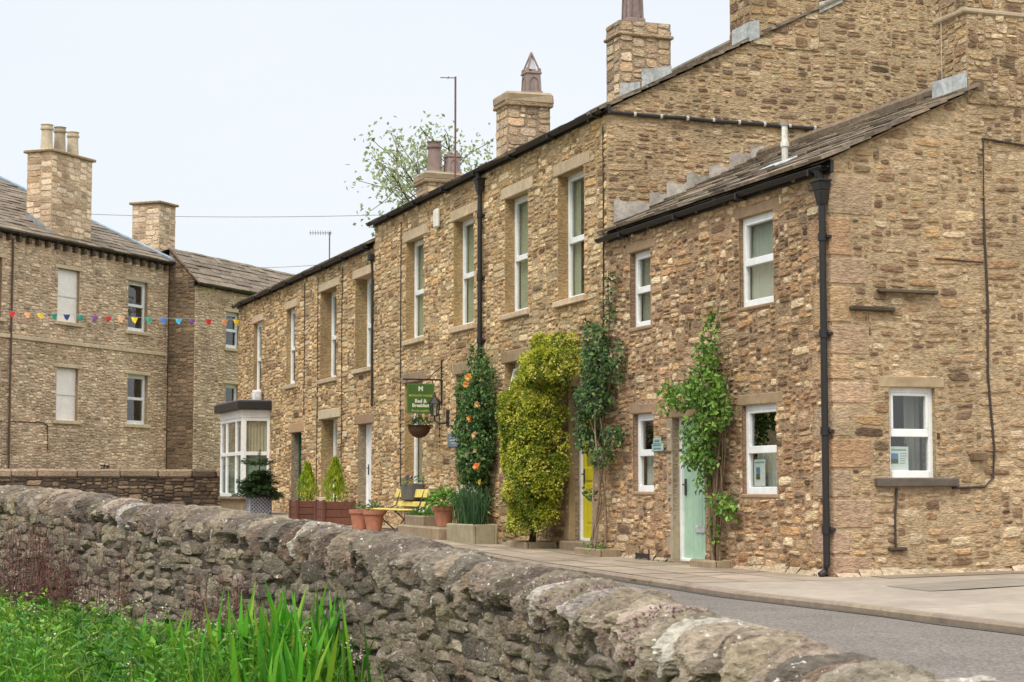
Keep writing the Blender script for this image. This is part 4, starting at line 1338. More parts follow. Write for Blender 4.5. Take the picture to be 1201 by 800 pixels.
wall_cable('cable', cott, [CG_.p(.83, 1.03, .02), CG_.p(.8, .7, .02), CG_.p(.8, .34, .02)], .014, cc_)
mb = MB()
tube(mb, [T.p(2.2, .6, 5.15), T.p(2.2, .6, 5.52)], .042, lin((214, 210, 200)), 12)
tube(mb, [T.p(2.2, .6, 5.5), T.p(2.2, .6, 5.56)], .058, lin((214, 210, 200)), 12)
tube(mb, [T.p(2.2, .6, 5.56), T.p(2.2, .6, 5.78)], .04, lin((220, 216, 206)), 12)
tube(mb, [T.p(2.2, .6, 5.78), T.p(2.2, .6, 5.82)], .055, lin((150, 146, 138)), 12)
cbox(mb, lambda a, b, c: T.p(a, b, 4.99 + CS * b + c), 1.85, 2.6, .42, .6, .02, .05, LEAD, .01)
build('flue_pipe', mb, M['lead'], cott)

# ================================================================== BUILDING ACROSS THE END OF THE STREET
random.seed(404)
hall = empty('stone_house', L.p(-4, 3, 0.6), "tall hip-roofed stone house with two boarded cream windows and a three-pot chimney", 'house')
LF = front(L, 0.0)
D0, D1 = -16.0, 2.41
D_w = [hole(-3.93, -2.78, 6.34, 8.05), hole(-.02, 1.13, 6.34, 8.07), hole(-3.9, -2.76, 3.17, 4.87), hole(0.02, 1.22, 3.17, 4.87), hole(-8.0, -6.72, 6.2, 8.05), hole(-8.0, -6.72, 3.17, 4.87)]
exl = list(D_w) + [(h[0] - .18, h[1] + .18, h[3], h[3] + .13) for h in D_w] + [(h[0] - .16, h[1] + .16, h[2] - .12, h[2]) for h in D_w] + [(D0, 2.3, 5.6, 5.74)]
mb = MB()
gmo = PAL['grey'][1]
wall_plane(mb, LF, D0, D1, -.2, 9.0, D_w, gmo)
reveals(mb, LF, D_w, .3, lin((160, 138, 108)))
stones(mb, LF, D0, D1, 1.2, 8.95, exl, 'grey', hr=(.06, .14), asp=(1.6, 4.6), gap=.016, inset=.3, wave=.04)
HB = 12.0
for (a, b0_, b1_) in ((D1, 0, HB), (D0, 0, HB)):
    mb.quad(L.p(a, b0_, -.2), L.p(a, b1_, -.2), L.p(a, b1_, 9.0), L.p(a, b0_, 9.0), gmo)
mb.quad(L.p(D0, HB, -.2), L.p(D1, HB, -.2), L.p(D1, HB, 9.0), L.p(D0, HB, 9.0), gmo)
build('wall', mb, M['stone'], hall)
cream = lin((246, 237, 226))
scol = lin((204, 184, 152))
for i, h in enumerate(D_w):
    if i in (1, 3):
        window(hall, LF, *h, .12, split=.52, lint=(.18, .11, .03), sill=(.15, .11, .08), lcol=scol, fw=.09)
        continue
    mb = MB()
    u0, u1, z0, z1 = h
    zm = (z0 + z1) / 2 - .02
    bc = cream if i in (0, 2) else lin((150, 128, 100))
    rc = .1 if i in (0, 2) else .2
    fbox(mb, LF, u0 - .01, u1 + .01, z0 - .01, zm - .02, -rc - .05, -rc, bc, .01)
    fbox(mb, LF, u0 - .01, u1 + .01, zm + .02, z1 + .01, -rc - .05, -rc, vary(bc, .03, .005), .01)
    fbox(mb, LF, u0 - .01, u1 + .01, zm - .022, zm + .022, -rc - .05, -rc + .015, tuple(x * .8 for x in bc), .008)
    wb = build('blind_window', mb, M['paint'], hall)
    m2 = MB(); fbox(m2, LF, u0 - .18, u1 + .18, z1, z1 + .11, -.25, .03, scol, .01); build('lintel', m2, M['dressed'], wb)
    m2 = MB(); fbox(m2, LF, u0 - .15, u1 + .15, z0 - .11, z0 + .003, -.25, .08, scol, .01); build('sill', m2, M['dressed'], wb)
mb = MB()
a = D0
while a < 2.2:
    e = min(a + rnd(1.2, 2), 2.36)
    fbox(mb, LF, a + .003, e - .003, 5.61, 5.73, -.05, .06, vary(lin((206, 186, 154)), .05), .01)
    a = e
build('string_course', mb, M['dressed'], hall)
LS = 0.6; nl = math.sqrt(1 + LS * LS)
mb = MB()
slate_roof(mb, lambda a, q, h: L.p(a, -.25 + q / nl - h * LS / nl, 8.98 - .1 + q * LS / nl + h / nl), lambda q: (D0, D1 + .2 - q / nl), 6.2 * nl, exposure=(.3, .2), wr=(.4, 1.1), thick=(.03, .06), var=.05)
ridge = lambda k: L.p(D1 + .2 - k, -.25 + k, 8.88 + LS * k)
tip = 6.2
mb.add([ridge(0), ridge(tip), L.p(D1 + .2, HB + .25, 8.88), L.p(D1 + .2 - tip, HB + .25 - tip, 8.88 + LS * tip)], [(0, 1, 3, 2)], lin((100, 88, 74)))
mb.add([L.p(D0, HB + .25, 8.88), L.p(D1 + .2, HB + .25, 8.88), L.p(D1 + .2 - tip, HB + .25 - tip, 8.88 + LS * tip), L.p(D0, HB + .25 - tip, 8.88 + LS * tip)], [(0, 1, 2, 3)], lin((100, 88, 74)))
roofA = build('roof', mb, M['slate'], hall)
mb = MB()
tube(mb, [ridge(k * .31) + Vector((0, 0, .06)) for k in range(21)], .09, lin((150, 166, 178)), 8)
build('hip_flashing', mb, M['lead'], roofA)
gutter(hall, LF, D0, D1 + .15, 8.83, w=.16, r=.07)
a = D0 + .3
while a < D1:
    mb = MB(); fbox(mb, LF, a, a + .14, 8.62, 8.8, .0, .16, lin((96, 82, 68)), .01)
    build('eaves_bracket', mb, M['dressed'], hall); a += .48
ch = stack(hall, L, -4.3, -2.15, .04, 1.0, 8.7, 11.78, p='grey', cap=.1)
for a, b in ((-3.98, .5), (-3.3, .5), (-2.6, .5)):
    pot_round(ch, L.p(a, b, 11.83), .88 if a != -3.3 else .92, .2, lin((198, 182, 154)) if a != -3.3 else lin((168, 152, 128)))
mb = MB()
mb.add([L.p(-4.32, .0, 9.05), L.p(-4.32, 1.02, 9.7), L.p(-4.32, 1.02, 9.9), L.p(-4.32, .0, 9.2)], [(0, 1, 2, 3)], lin((140, 146, 150)))
build('flashing', mb, M['lead'], ch)
wall_cable('downpipe', hall, [LF.p(-6.3, 8.7, .07), LF.p(-6.3, 3.0, .07), LF.p(-6.28, 1.0, .07)], .035, lin((92, 76, 62)))
wall_cable('cable', hall, [LF.p(-6.2, 3.05, .02), LF.p(-4.6, 3.07, .02), LF.p(-4.35, 3.0, .02), LF.p(-4.3, 2.2, .02)], .02, lin((80, 66, 54)))
mb = MB(); fbox(mb, LF, -1.45, -.95, 1.62, 1.78, -.02, .012, lin((30, 28, 26)), .01)
build('air_vent', mb, M['iron'], hall)

# wing that steps forward at the far end
wing = empty('stone_house', L.p(6, 2, 0.6), "pale stone wing with a stone-slate roof, standing behind the end of the terrace", 'house')
WO = 1.07
W0, W1 = 2.45, 13.0
WF = front(L, -WO)
W_w = [hole(4.53, 5.5, 6.04, 7.36), hole(4.55, 5.5, 3.3, 4.75)]
mb = MB()
wall_plane(mb, WF, W0, W1, -.2, 8.28, W_w, gmo)
reveals(mb, WF, W_w, .25, lin((160, 138, 108)))
exw = list(W_w) + [(h[0] - .16, h[1] + .16, h[3], h[3] + .13) for h in W_w] + [(h[0] - .14, h[1] + .14, h[2] - .11, h[2]) for h in W_w]
stones(mb, WF, W0, W1, 1.0, 8.25, exw, 'grey', hr=(.06, .14), asp=(1.6, 4.6), gap=.016, inset=.3)
WG = side(L, W0)
wr_ = 1.05
wtop = lambda b: 8.28 + (b + WO) * wr_ if b < 0.0 else 8.28 + WO * wr_ - .2 * b
mb.add([WG.p(-WO, -.2, 0), WG.p(0, -.2, 0), WG.p(0, wtop(-.0001), 0), WG.p(-WO, 8.28, 0)], [(0, 1, 2, 3)], PAL['dark_stone'][1])
stones(mb, WG, -WO, 0.0, .8, 9.3, [], 'dark_stone', hr=(.1, .2), asp=(1.1, 2.6), gap=.016, inset=.2, topfn=wtop)
mb.quad(L.p(W0, 4.5, -.2), L.p(W1, 4.5, -.2), L.p(W1, 4.5, 8.3), L.p(W0, 4.5, 8.3), gmo)
mb.quad(L.p(W1, -WO, -.2), L.p(W1, 4.5, -.2), L.p(W1, 4.5, 8.3), L.p(W1, -WO, 8.3), gmo)
build('wall', mb, M['stone'], wing)
mb = MB()
wl_ = math.sqrt((WO + .2) ** 2 + 1.28 ** 2); wc, ws = (WO + .2) / wl_, 1.28 / wl_
slate_roof(mb, lambda a, q, h: L.p(a, -WO - .2 + q * wc - h * ws, 8.16 + q * ws + h * wc), lambda q: (W0 - .08, W1 + .1), wl_, exposure=(.26, .2), wr=(.4, 1.1), thick=(.03, .06), var=.05)
mb.add([L.p(W0 - .05, .0, 9.42), L.p(W1 + .1, 0, 9.42), L.p(W1 + .1, 4.7, 8.2), L.p(W0 - .05, 4.7, 8.2)], [(0, 1, 2, 3)], lin((100, 88, 74)))
build('roof', mb, M['slate'], wing)
gutter(wing, WF, W0 - .08, W1, 8.1, w=.14, r=.06)
for h in W_w: window(wing, WF, *h, .12, split=.5, lint=(.16, .11, .03), sill=(.13, .1, .07), lcol=scol, fw=.09)
ch2 = stack(wing, L, 3.5, 4.55, 1.15, 2.3, 8.4, 11.3, p='grey', cap=.1)

# garden wall in front of it
random.seed(505)
gw0, gw1 = Vector((-26.0, 47.5, 0)), Vector((-8.55, 54.2, 0))
gd = (gw1 - gw0); gl = gd.length; gd.normalize(); gn = Vector((gd.y, -gd.x, 0))
GWF = Frame(gw0, gd, gn)
mb = MB()
fbox(mb, GWF, 0, gl, .2, 1.32, -.4, 0, PAL['yard'][1], .01)
stones(mb, GWF, 0, gl, .4, 1.3, [], 'yard', hr=(.07, .16), asp=(1.5, 4), gap=.014, proud=(.006, .02))
a = 0
while a < gl:
    e = min(a + rnd(.7, 1.25), gl)
    fbox(mb, GWF, a + .008, e - .008, 1.315, 1.56, -.46, .06, vary(lin((156, 136, 112)) if random.random() < .8 else lin((100, 84, 70)), .1), .05, .012)
    a = e
gwall = build('garden_wall', mb, M['stone'], None, loc=gw1 + Vector((0, 0, .55)))
tag(gwall, "dark stone garden wall with square coping in front of the hip-roofed house", 'wall')
# ================================================================== ROADSIDE WALL IN FRONT
random.seed(606)
QMAX = WQ[-1] - .5
mb = MB()
core = lin((84, 74, 63))
vs = []; nq = 90
for i in range(nq):
    q = .2 + (QMAX - .2) * i / (nq - 1)
    zt = wall_at(q)[3] - .21
    vs += [PW(q, -.185, -.9), PW(q, -.185, zt), PW(q, .185, zt), PW(q, .185, -.6)]
mb.add(vs, [(4 * i + k, 4 * i + 4 + k, 4 * i + 5 + k, 4 * i + 1 + k) for i in range(nq - 1) for k in range(3)], core)
fgc = [lin(c) for c in ((128, 115, 98), (138, 124, 106), (114, 102, 88), (148, 134, 116), (130, 116, 98), (104, 93, 81), (122, 109, 94), (140, 126, 104), (118, 106, 93), (132, 113, 95))]
for face in (0, 1):
    rows = [(-.62 + .066 * k) for k in range(30)]
    for k, zr in enumerate(rows):
        q = 4.0 + rnd(0, .2)
        end = QMAX if face == 0 else 30
        while q < end:
            zt = wall_at(q)[3] - .235
            if zr > 1.0: pass
            w = rnd(.09, .3)
            h = rnd(.03, .054) if random.random() < .82 else rnd(.054, .08)
            zc = zr + rnd(-.02, .02) + .03 * noise.noise(Vector((q * .8, k, 0)))
            if zc + h * .6 > zt: zc = zt - h * .6 + rnd(-.01, .02)
            if zr < zt + .02 and not (face == 1 and zr < -.2):
                b = (-.172 if face == 0 else .172) + rnd(-.012, .012)
                p_, d_, n_w, _z = wall_at(q + w / 2)
                P_ = lambda a, b_, c_, p_=p_, d_=d_, n_w=n_w: Vector((p_.x + d_.x * a + n_w.x * b_, p_.y + d_.y * a + n_w.y * b_, c_))
                rock(mb, P_, 0, b, zc, w / 2 * 1.12, rnd(.03, .046), h, vary(random.choice(fgc), .15, .025), 5 if q < 16 and face == 0 else 3, rnd(5, 11), .1, rnd(-.35, .35), cuts=7)
            q += w * rnd(.88, .98)
# coping stones set on edge, leaning on one another
q = .5
while q < QMAX:
    th = rnd(.075, .145) if random.random() < .8 else rnd(.145, .19)
    hh = rnd(.105, .145)
    p_, d_, n_w, zt = wall_at(q + th / 2)
    P_ = lambda a, b_, c_, p_=p_, d_=d_, n_w=n_w: Vector((p_.x + d_.x * a + n_w.x * b_, p_.y + d_.y * a + n_w.y * b_, c_))
    c = vary(random.choice(fgc), .18, .03)
    c = tuple(min(1, x * .95) for x in c)
    g = random.random()
    if g < .03: c = vary(lin((160, 152, 138)), .06)
    elif g < .05: c = lin((112, 92, 76))
    rock(mb, P_, 0, rnd(-.02, .02), zt - hh + rnd(-.035, .022), th / 2 * rnd(.86, .97), rnd(.21, .255), hh, c, 12 if q < 15 else (8 if q < 20 else 5), rnd(4, 9), .13, rnd(.2, .55), dome=True, nsc=1.3, cuts=8)
    q += th * 1.0
bw_ = build('boundary_wall', mb, M['drystone'], None, loc=PW(14, 0, -.3))
tag(bw_, "long dry-stone roadside wall with rounded coping stones running across the front", 'wall')

# ================================================================== LEAVES
def leaf(mb, p, d, n, ln, wd, col, fold=.25):
    """folded pointed leaf from p along d, face normal about n"""
    d = d.normalized()
    sd = d.cross(n)
    if sd.length < 1e-4: sd = d.cross(Vector((1, .3, .2)))
    sd.normalize(); nn = sd.cross(d)
    a = p; tip = p + d * ln - nn * ln * .12
    m = p + d * ln * .45
    l = m + sd * wd * .5 + nn * wd * fold; r = m - sd * wd * .5 + nn * wd * fold
    mb.add([a, r, tip, l], [(0, 1, 2), (0, 2, 3)], col)

def rvec(): 
    while True:
        v = Vector((rnd(-1, 1), rnd(-1, 1), rnd(-1, 1)))
        if .05 < v.length < 1: return v.normalized()

def petal_flower(mb, p, r, col, n=9, face=None):
    f = face or rvec()
    for i in range(n):
        v = rvec(); d = (v - f * v.dot(f))
        if d.length < .05: continue
        leaf(mb, p, d.normalized() + f * rnd(.1, 1.1), f, r * rnd(.7, 1.1), r * .9, vary(col, .12, .03), .3)

OUT = -T.B           # out of the terrace wall, towards the road
def climb_leaves(mb, blobs, n, ln, cols, up=.3, shell=.5):
    tot = sum(b[3] * b[4] * b[5] for b in blobs)
    for (s, t, z, hs, ht, hz) in blobs:
        k = max(4, int(n * (hs * ht * hz) / tot))
        for _ in range(k):
            v = rvec() * (rnd(shell, 1) ** .6)
            tt = t + v.y * ht
            if tt > -.03: tt = -.03 - rnd(0, .05)
            p = T.p(s + v.x * hs, tt, z + v.z * hz)
            o = (T.A * v.x * .6 + T.B * v.y + Vector((0, 0, v.z * .6))) * .6 + OUT * .55 + Vector((0, 0, up)) + rvec() * .5
            d = rvec() + OUT * .3 + Vector((0, 0, -.45))
            leaf(mb, p, d, o.normalized(), ln * rnd(.6, 1.25), ln * rnd(.5, .75), vary(random.choice(cols), .2, .08))

def stems(mb, base, tops, r, col, wob=.05, n=9):
    for (s0, t0, z0), (s1, t1, z1) in zip(base, tops):
        ph = rnd(0, 6)
        pts = []
        for i in range(n + 1):
            f = i / n
            pts.append(T.p(s0 + (s1 - s0) * f + wob * math.sin(ph + f * 7), t0 + (t1 - t0) * f - abs(wob) * .5 * (1 + math.cos(ph * 1.3 + f * 6)), z0 + (z1 - z0) * f))
        tube(mb, pts, r * rnd(.7, 1.2), vary(col, .15), 6, r1=r * .35)

# ---- climbing rose between the lower windows
random.seed(707)
DKG = [lin(c) for c in ((66, 98, 48), (82, 116, 56), (56, 84, 44), (104, 136, 66), (74, 106, 58), (126, 150, 80))]
rose = empty('climbing_rose', T.p(12.2, -.25, zg(12)), "dark green climbing rose with orange blooms around the black downpipe", 'climbing plant')
mb = MB()
stems(mb, [(12.2 + rnd(-.15, .15), -.12, .1) for _ in range(9)], [(12.2 + rnd(-.7, .6), -.1, rnd(2.2, 3.3)) for _ in range(9)], .022, lin((84, 66, 48)), .08)
build('stem', mb, M['bark'], rose)
mb = MB()
blobs = [(12.25, -.25, 1.05, .42, .25, .4), (12.15, -.28, 1.6, .6, .3, .45), (12.35, -.28, 2.1, .62, .3, .4), (12.0, -.25, 2.5, .6, .28, .4), (12.6, -.22, 2.75, .5, .25, .38), (11.95, -.2, 3.0, .42, .2, .35),
         (12.75, -.2, 2.3, .4, .22, .4), (12.7, -.22, 1.4, .35, .22, .35), (12.45, -.15, 3.35, .3, .15, .3), (11.75, -.2, 1.9, .3, .2, .5), (12.95, -.15, 3.0, .25, .12, .2)]
climb_leaves(mb, blobs, 5200, .085, DKG)
build('foliage', mb, M['leaf'], rose)
for (px_s, z, r, c) in ((11.75, 2.98, .1, (250, 196, 120)), (11.8, 2.86, .095, (250, 190, 112)), (11.55, 2.5, .085, (244, 204, 150)), (11.85, 2.26, .1, (250, 178, 84)), (11.5, 1.95, .09, (246, 212, 156)),
                      (11.5, 1.68, .07, (240, 200, 150)), (11.6, 1.4, .1, (246, 170, 96)), (12.0, 1.62, .06, (234, 210, 150)), (12.6, 1.55, .05, (226, 222, 190)), (12.35, 1.05, .05, (236, 232, 208)), (12.5, 1.9, .04, (226, 222, 190)), (12.7, .95, .05, (230, 224, 200))):
    mb = MB(); petal_flower(mb, T.p(px_s + rnd(-.06, .06), -.5 + rnd(-.06, .06), z), r * rnd(.65, .9), vary(lin(c), .08), 22, (OUT - T.A * .7 + rvec() * .4).normalized())
    build('bloom', mb, M['petal'], rose)

# ---- golden evergreen trained up beside the yellow door
random.seed(808)
YG = [lin(c) for c in ((178, 180, 56), (196, 196, 78), (154, 162, 50), (128, 144, 48), (208, 204, 100), (112, 130, 44))]
euo = empty('golden_evergreen', T.p(9.2, -.35, zg(9)), "tall golden-green evergreen shrub trained over the wall left of the yellow door", 'shrub')
mb = MB()
stems(mb, [(9.15 + rnd(-.1, .1), -.3, .12) for _ in range(7)], [(9.2 + rnd(-.6, .6), -.25, rnd(1.2, 2.8)) for _ in range(7)], .035, lin((78, 62, 48)), .05)
build('stem', mb, M['bark'], euo)
mb = MB()
nod = []
for _ in range(520):
    z = rnd(.38, 3.4)
    if z < .9: s0, s1, t0 = 8.45, 9.6, -.66
    elif z < 2.5: s0, s1, t0 = 8.3, 9.7, -.8
    else: s0, s1, t0 = (8.4 if z < 2.75 else 7.75), 9.55, -.6
    if z > 3.15: s0, s1, t0 = 8.1, 9.3, -.4
    s = rnd(s0, s1)
    f = (s - (s0 + s1) / 2) / ((s1 - s0) / 2)
    dep = t0 * math.sqrt(max(.08, 1 - f * f)) * (1 + .18 * noise.noise(Vector((s * 2, z * 2, 0))))
    t = dep * (1 if random.random() < .75 else rnd(.2, 1))
    nod.append((s, t, z, rnd(.08, .16)))
for (s, t, z, r) in nod:
    base = random.choice(YG)
    cen = T.p(s - .2, min(t, -.05), z)
    for _ in range(100):
        v = rvec(); v = (v + OUT * .35 + Vector((0, 0, .45))).normalized()
        p = cen + v * r * rnd(.8, 1.0)
        leaf(mb, p, (v + rvec() * .7), (v + Vector((0, 0, .4))).normalized(), rnd(.035, .055), rnd(.028, .04), vary(base, .12, .04))
build('foliage', mb, M['leaf'], euo)

# ---- bare twisted climber between yellow door and cottage
random.seed(909)
IVY = [lin(c) for c in ((70, 98, 58), (86, 116, 66), (58, 84, 52), (104, 132, 74), (124, 146, 80))]
ivy = empty('twisted_climber', T.p(6.6, -.15, 0.03), "climber with bare twisted brown stems right of the yellow door", 'climbing plant')
mb = MB()
stems(mb, [(6.6 + rnd(-.25, .25), rnd(-.24, -.04), .05) for _ in range(7)], [(6.75 + rnd(-.7, .6), -.1, rnd(2.0, 3.4)) for _ in range(7)], .016, lin((150, 128, 108)), .17, 20)
stems(mb, [(6.6, -.12, 2.6)], [(6.35, -.08, 4.3)], .015, lin((112, 90, 72)), .05)
build('stem', mb, M['bark'], ivy)
mb = MB()
blobs = [(6.75, -.2, 3.25, .36, .2, .3), (6.55, -.24, 2.85, .4, .24, .35), (6.7, -.26, 2.4, .5, .24, .35), (7.0, -.22, 2.0, .36, .2, .3), (6.9, -.24, 1.75, .3, .2, .22), (6.1, -.18, 1.8, .28, .16, .2), (6.45, -.22, 1.5, .3, .18, .18), (6.9, -.24, .95, .15, .14, .1),
         (6.4, -.12, 3.7, .14, .1, .25), (6.36, -.1, 4.1, .12, .08, .22), (7.15, -.12, 3.1, .3, .12, .14), (6.05, -.12, 2.9, .16, .1, .4), (7.1, -.16, 3.5, .2, .1, .16)]
climb_leaves(mb, blobs, 2600, .085, IVY, shell=.3)
build('foliage', mb, M['leaf'], ivy)
for (s, z) in ((6.0, 3.3), (6.1, 3.0), (6.95, 3.0)):
    mb = MB(); petal_flower(mb, T.p(s, -.2, z), .05, lin((220, 190, 160)), 12, OUT); build('bloom', mb, M['petal'], ivy)

# ---- leafy climber arching over the green door
random.seed(1010)
MID = [lin(c) for c in ((86, 120, 48), (106, 144, 56), (70, 104, 44), (128, 164, 68), (98, 132, 54), (150, 178, 80))]
clb = empty('leafy_climber', T.p(2.85, -.12, 0), "fresh green climber growing up the right side of the pale green door", 'climbing plant')
mb = MB()
stems(mb, [(2.85 + rnd(-.12, .12), -.1 + rnd(-.05, .03), .05) for _ in range(12)], [(2.9 + rnd(-.45, .5), -.1, rnd(1.2, 3.1)) for _ in range(12)], .017, lin((128, 106, 84)), .05, 12)
build('stem', mb, M['bark'], clb)
mb = MB()
blobs = [(2.85, -.2, 3.1, .16, .12, .32), (2.9, -.22, 2.75, .3, .18, .25), (2.85, -.28, 2.35, .5, .24, .3), (3.5, -.26, 2.25, .5, .2, .18), (4.15, -.2, 2.4, .32, .14, .13), (2.6, -.26, 2.05, .4, .22, .28), (3.0, -.28, 1.75, .36, .24, .3),
         (2.9, -.26, 1.4, .28, .2, .22), (3.3, -.24, 1.45, .25, .16, .18), (2.55, -.2, .85, .26, .16, .16), (2.35, -.16, .75, .2, .12, .14), (2.8, -.18, .5, .12, .1, .2), (3.05, -.2, 1.1, .16, .12, .14), (2.75, -.14, 3.35, .08, .06, .14), (4.35, -.16, 2.15, .12, .1, .1)]
climb_leaves(mb, blobs, 2300, .085, MID, shell=.3)
build('foliage', mb, M['leaf'], clb)

# ---- stone beds at their feet
def bed(name, s0, s1, t0, t1, z0, z1, label, cat, hollow=True, col=(148, 130, 104)):
    root = empty(name, T.p((s0 + s1) / 2, (t0 + t1) / 2, z0), label, cat)
    mb = MB()
    PP = lambda a, b, c: T.p(a, b, c)
    c = lin(col)
    if hollow:
        th = .07
        cbox(mb, PP, s0, s1, t0, t0 + th, z0 - .03, z1, c, .02, .008)
        cbox(mb, PP, s0, s1, t1 - th, t1, z0 - .03, z1, c, .02, .008)
        cbox(mb, PP, s0, s0 + th, t0 + th, t1 - th, z0 - .03, z1 - .004, c, .004, .003)
        cbox(mb, PP, s1 - th, s1, t0 + th, t1 - th, z0 - .03, z1 - .004, c, .004, .003)
        build('basin', mb, M['dressed'], root)
        m2 = MB(); cbox(m2, PP, s0 + th - .01, s1 - th + .01, t0 + th - .01, t1 - th + .01, z0, z1 - .04, lin((58, 46, 36)), .02, .004)
        build('soil', m2, M['soil'], root)
    else:
        cbox(mb, PP, s0, s1, t0, t1, z0 - .03, z1, c, .03, .012)
        build('slab', mb, M['dressed'], root)
    return root
bed('planting_kerb', 8.7, 9.65, -.62, -.06, zg(9), .17, "low stone kerb around the foot of the golden evergreen", 'kerb')
b2 = bed('planting_kerb', 6.15, 7.1, -.42, -.04, .02, .13, "low stone kerb around the foot of the bare twisted climber", 'kerb')
bed('planting_kerb', 2.5, 3.2, -.36, -.03, 0, .1, "low stone kerb at the foot of the climber by the green door", 'kerb')
tr = bed('stone_trough', 10.35, 11.75, -.95, -.48, zg(11) + .0, .42, "long stone trough planted with tall strap-leaved daffodils", 'trough', col=(156, 146, 118))
random.seed(1111)
mb = MB()
for _ in range(170):
    p = T.p(rnd(10.5, 11.6), rnd(-.9, -.54), .38)
    h = rnd(.4, .78)
    lean = Vector((rnd(-.28, .28), rnd(-.28, .28), 1)).normalized()
    sd = rvec(); sd.z = 0; sd.normalize()
    w = .011
    q1 = p + lean * h * .5; q2 = p + lean * h * .85 + Vector((rnd(-.06, .06), rnd(-.06, .06), .02)); q3 = q2 + Vector((rnd(-.1, .1), rnd(-.1, .1), rnd(-.02, .1)))
    mb.add([p - sd * w, p + sd * w, q1 - sd * w, q1 + sd * w, q2 - sd * w * .8, q2 + sd * w * .8, q3], [(0, 1, 3, 2), (2, 3, 5, 4), (4, 5, 6)], vary(lin((62, 92, 54)), .2, .06))
build('daffodil_leaves', mb, M['leaf'], tr)
for (s, z, c) in ((10.5, 1.12, (236, 208, 80)), (11.7, 1.02, (240, 238, 220)), (11.55, .96, (240, 238, 226))):
    mb = MB(); petal_flower(mb, T.p(s, -.75, z), .065, lin(c), 14, OUT); tube(mb, [T.p(s, -.73, .4), T.p(s, -.74, z)], .006, lin((84, 120, 60)), 5)
    build('bloom', mb, M['petal'], tr)

plat = bed('stone_platform', 11.95, 14.4, -1.05, -.42, zg(12) - .02, .34, "low stone slab bench carrying a trough and terracotta pots", 'stone bench', hollow=False, col=(150, 132, 106))
tr2 = bed('stone_trough', 13.1, 14.2, -.98, -.6, .345, .52, "small stone trough with white flowers on the slab bench", 'trough', col=(140, 122, 98))
GRN = [lin(c) for c in ((84, 128, 48), (104, 150, 60), (66, 108, 42), (124, 164, 76))]
def tuft(root, c, rx, rz, n, ln, cols, name='foliage'):
    mb = MB()
    for _ in range(n):
        v = rvec()
        if v.z < -.25: v.z = -v.z
        p = c + Vector((v.x * rx, v.y * rx, max(-.02, v.z) * rz)) * rnd(.4, 1)
        leaf(mb, p, v + Vector((0, 0, -.3)) + rvec() * .4, (v + Vector((0, 0, .8))).normalized(), ln * rnd(.7, 1.2), ln * .55, vary(random.choice(cols), .18, .06))
    return build(name, mb, M['leaf'], root)
for k in range(5): tuft(tr2, T.p(13.25 + k * .2, -.79, .54), .14, .1, 60, .07, GRN)
for k in range(7):
    mb = MB(); petal_flower(mb, T.p(rnd(13.2, 14.05), rnd(-.9, -.7), rnd(.6, .68)), .035, lin((238, 236, 228)), 10, (OUT + Vector((0, 0, 1))).normalized()); build('bloom', mb, M['petal'], tr2)

TERRA = lin((182, 122, 94))
def pot(p, r, h, label, group='terracotta pots outside the terrace', col=TERRA):
    root = empty('terracotta_pot', p, label, 'flowerpot', group)
    mb = MB()
    lathe(mb, p, [(0.0, .004), (r * .68, .004), (r * .93, h * .8), (r * 1.04, h * .8), (r * 1.07, h), (r * .95, h), (r * .9, h * .86), (0, h * .86)], vary(col, .05), 24)
    build('pot', mb, M['clay'], root, smooth=False)
    return root
for k_ in range(4): tuft(b2, T.p(6.3 + .2 * k_ + rnd(-.05, .05), -.3, .1), .12, .09, 40, .05, GRN)
p3 = pot(T.p(12.42, -.78, .345), .2, .36, "terracotta pot with a bushy green plant on the slab bench")
tuft(p3, T.p(12.42, -.78, .74), .33, .26, 330, .11, [lin(c) for c in ((104, 150, 56), (126, 172, 74), (84, 128, 46), (150, 190, 92))])
p4 = pot(T.p(11.95, -.36, zg(12)), .17, .48, "slim terracotta pot tucked between slab bench and daffodil trough")
tuft(p4, T.p(11.95, -.36, .62), .26, .3, 190, .09, [lin(c) for c in ((118, 158, 66), (96, 138, 56), (150, 180, 92))])
p1 = pot(T.p(16.95, -1.1, zg(17)), .2, .4, "terracotta pot by the white door, just behind its twin", col=lin((182, 122, 98)))
tuft(p1, T.p(16.95, -1.1, .58), .15, .16, 60, .08, IVY)
p2 = pot(T.p(15.95, -1.08, zg(16)), .21, .41, "terracotta pot at the seat end of the yellow bench", col=lin((174, 116, 92)))
tuft(p2, T.p(15.95, -1.08, .58), .14, .2, 60, .09, IVY)

# ---- folding bench with yellow slats
random.seed(1212)
bench = empty('slatted_bench', T.p(16.2, -.45, zg(16)), "folding bench with pale yellow slats on a dark metal frame", 'bench')
YEL = lin((214, 196, 104)); zb = zg(16)
mb = MB()
PB = lambda a, b, c: T.p(a, b, zb + c)
def seat_slat(i):
    m = MB(); cbox(m, PB, 14.9, 17.5, -.86 + i * .12, -.77 + i * .12, .41, .435, vary(YEL, .05), .006); return m
for i in range(4): build('seat_slat', seat_slat(i), M['wood'], bench)
for z0, z1 in ((.48, .58), (.66, .82)):
    m = MB()
    cbox(m, lambda a, b, c: PB(a, -.34 + (c - .4) * .25 + b, c), 15.1, 17.25, 0, .022, z0, z1, vary(YEL, .05), .006)
    build('back_slat', m, M['wood'], bench)
for s in (15.35, 16.95):
    mb = MB()
    tube(mb, [PB(s, -.84, 0), PB(s, -.5, .42), PB(s, -.34, .5), PB(s, -.22, .84)], .013, lin((70, 66, 62)), 6)
    tube(mb, [PB(s, -.36, 0), PB(s, -.84, .41)], .013, lin((70, 66, 62)), 6)
    tube(mb, [PB(s, -.86, .405), PB(s, -.34, .405)], .012, lin((70, 66, 62)), 6)
    build('frame', mb, M['iron'], bench)

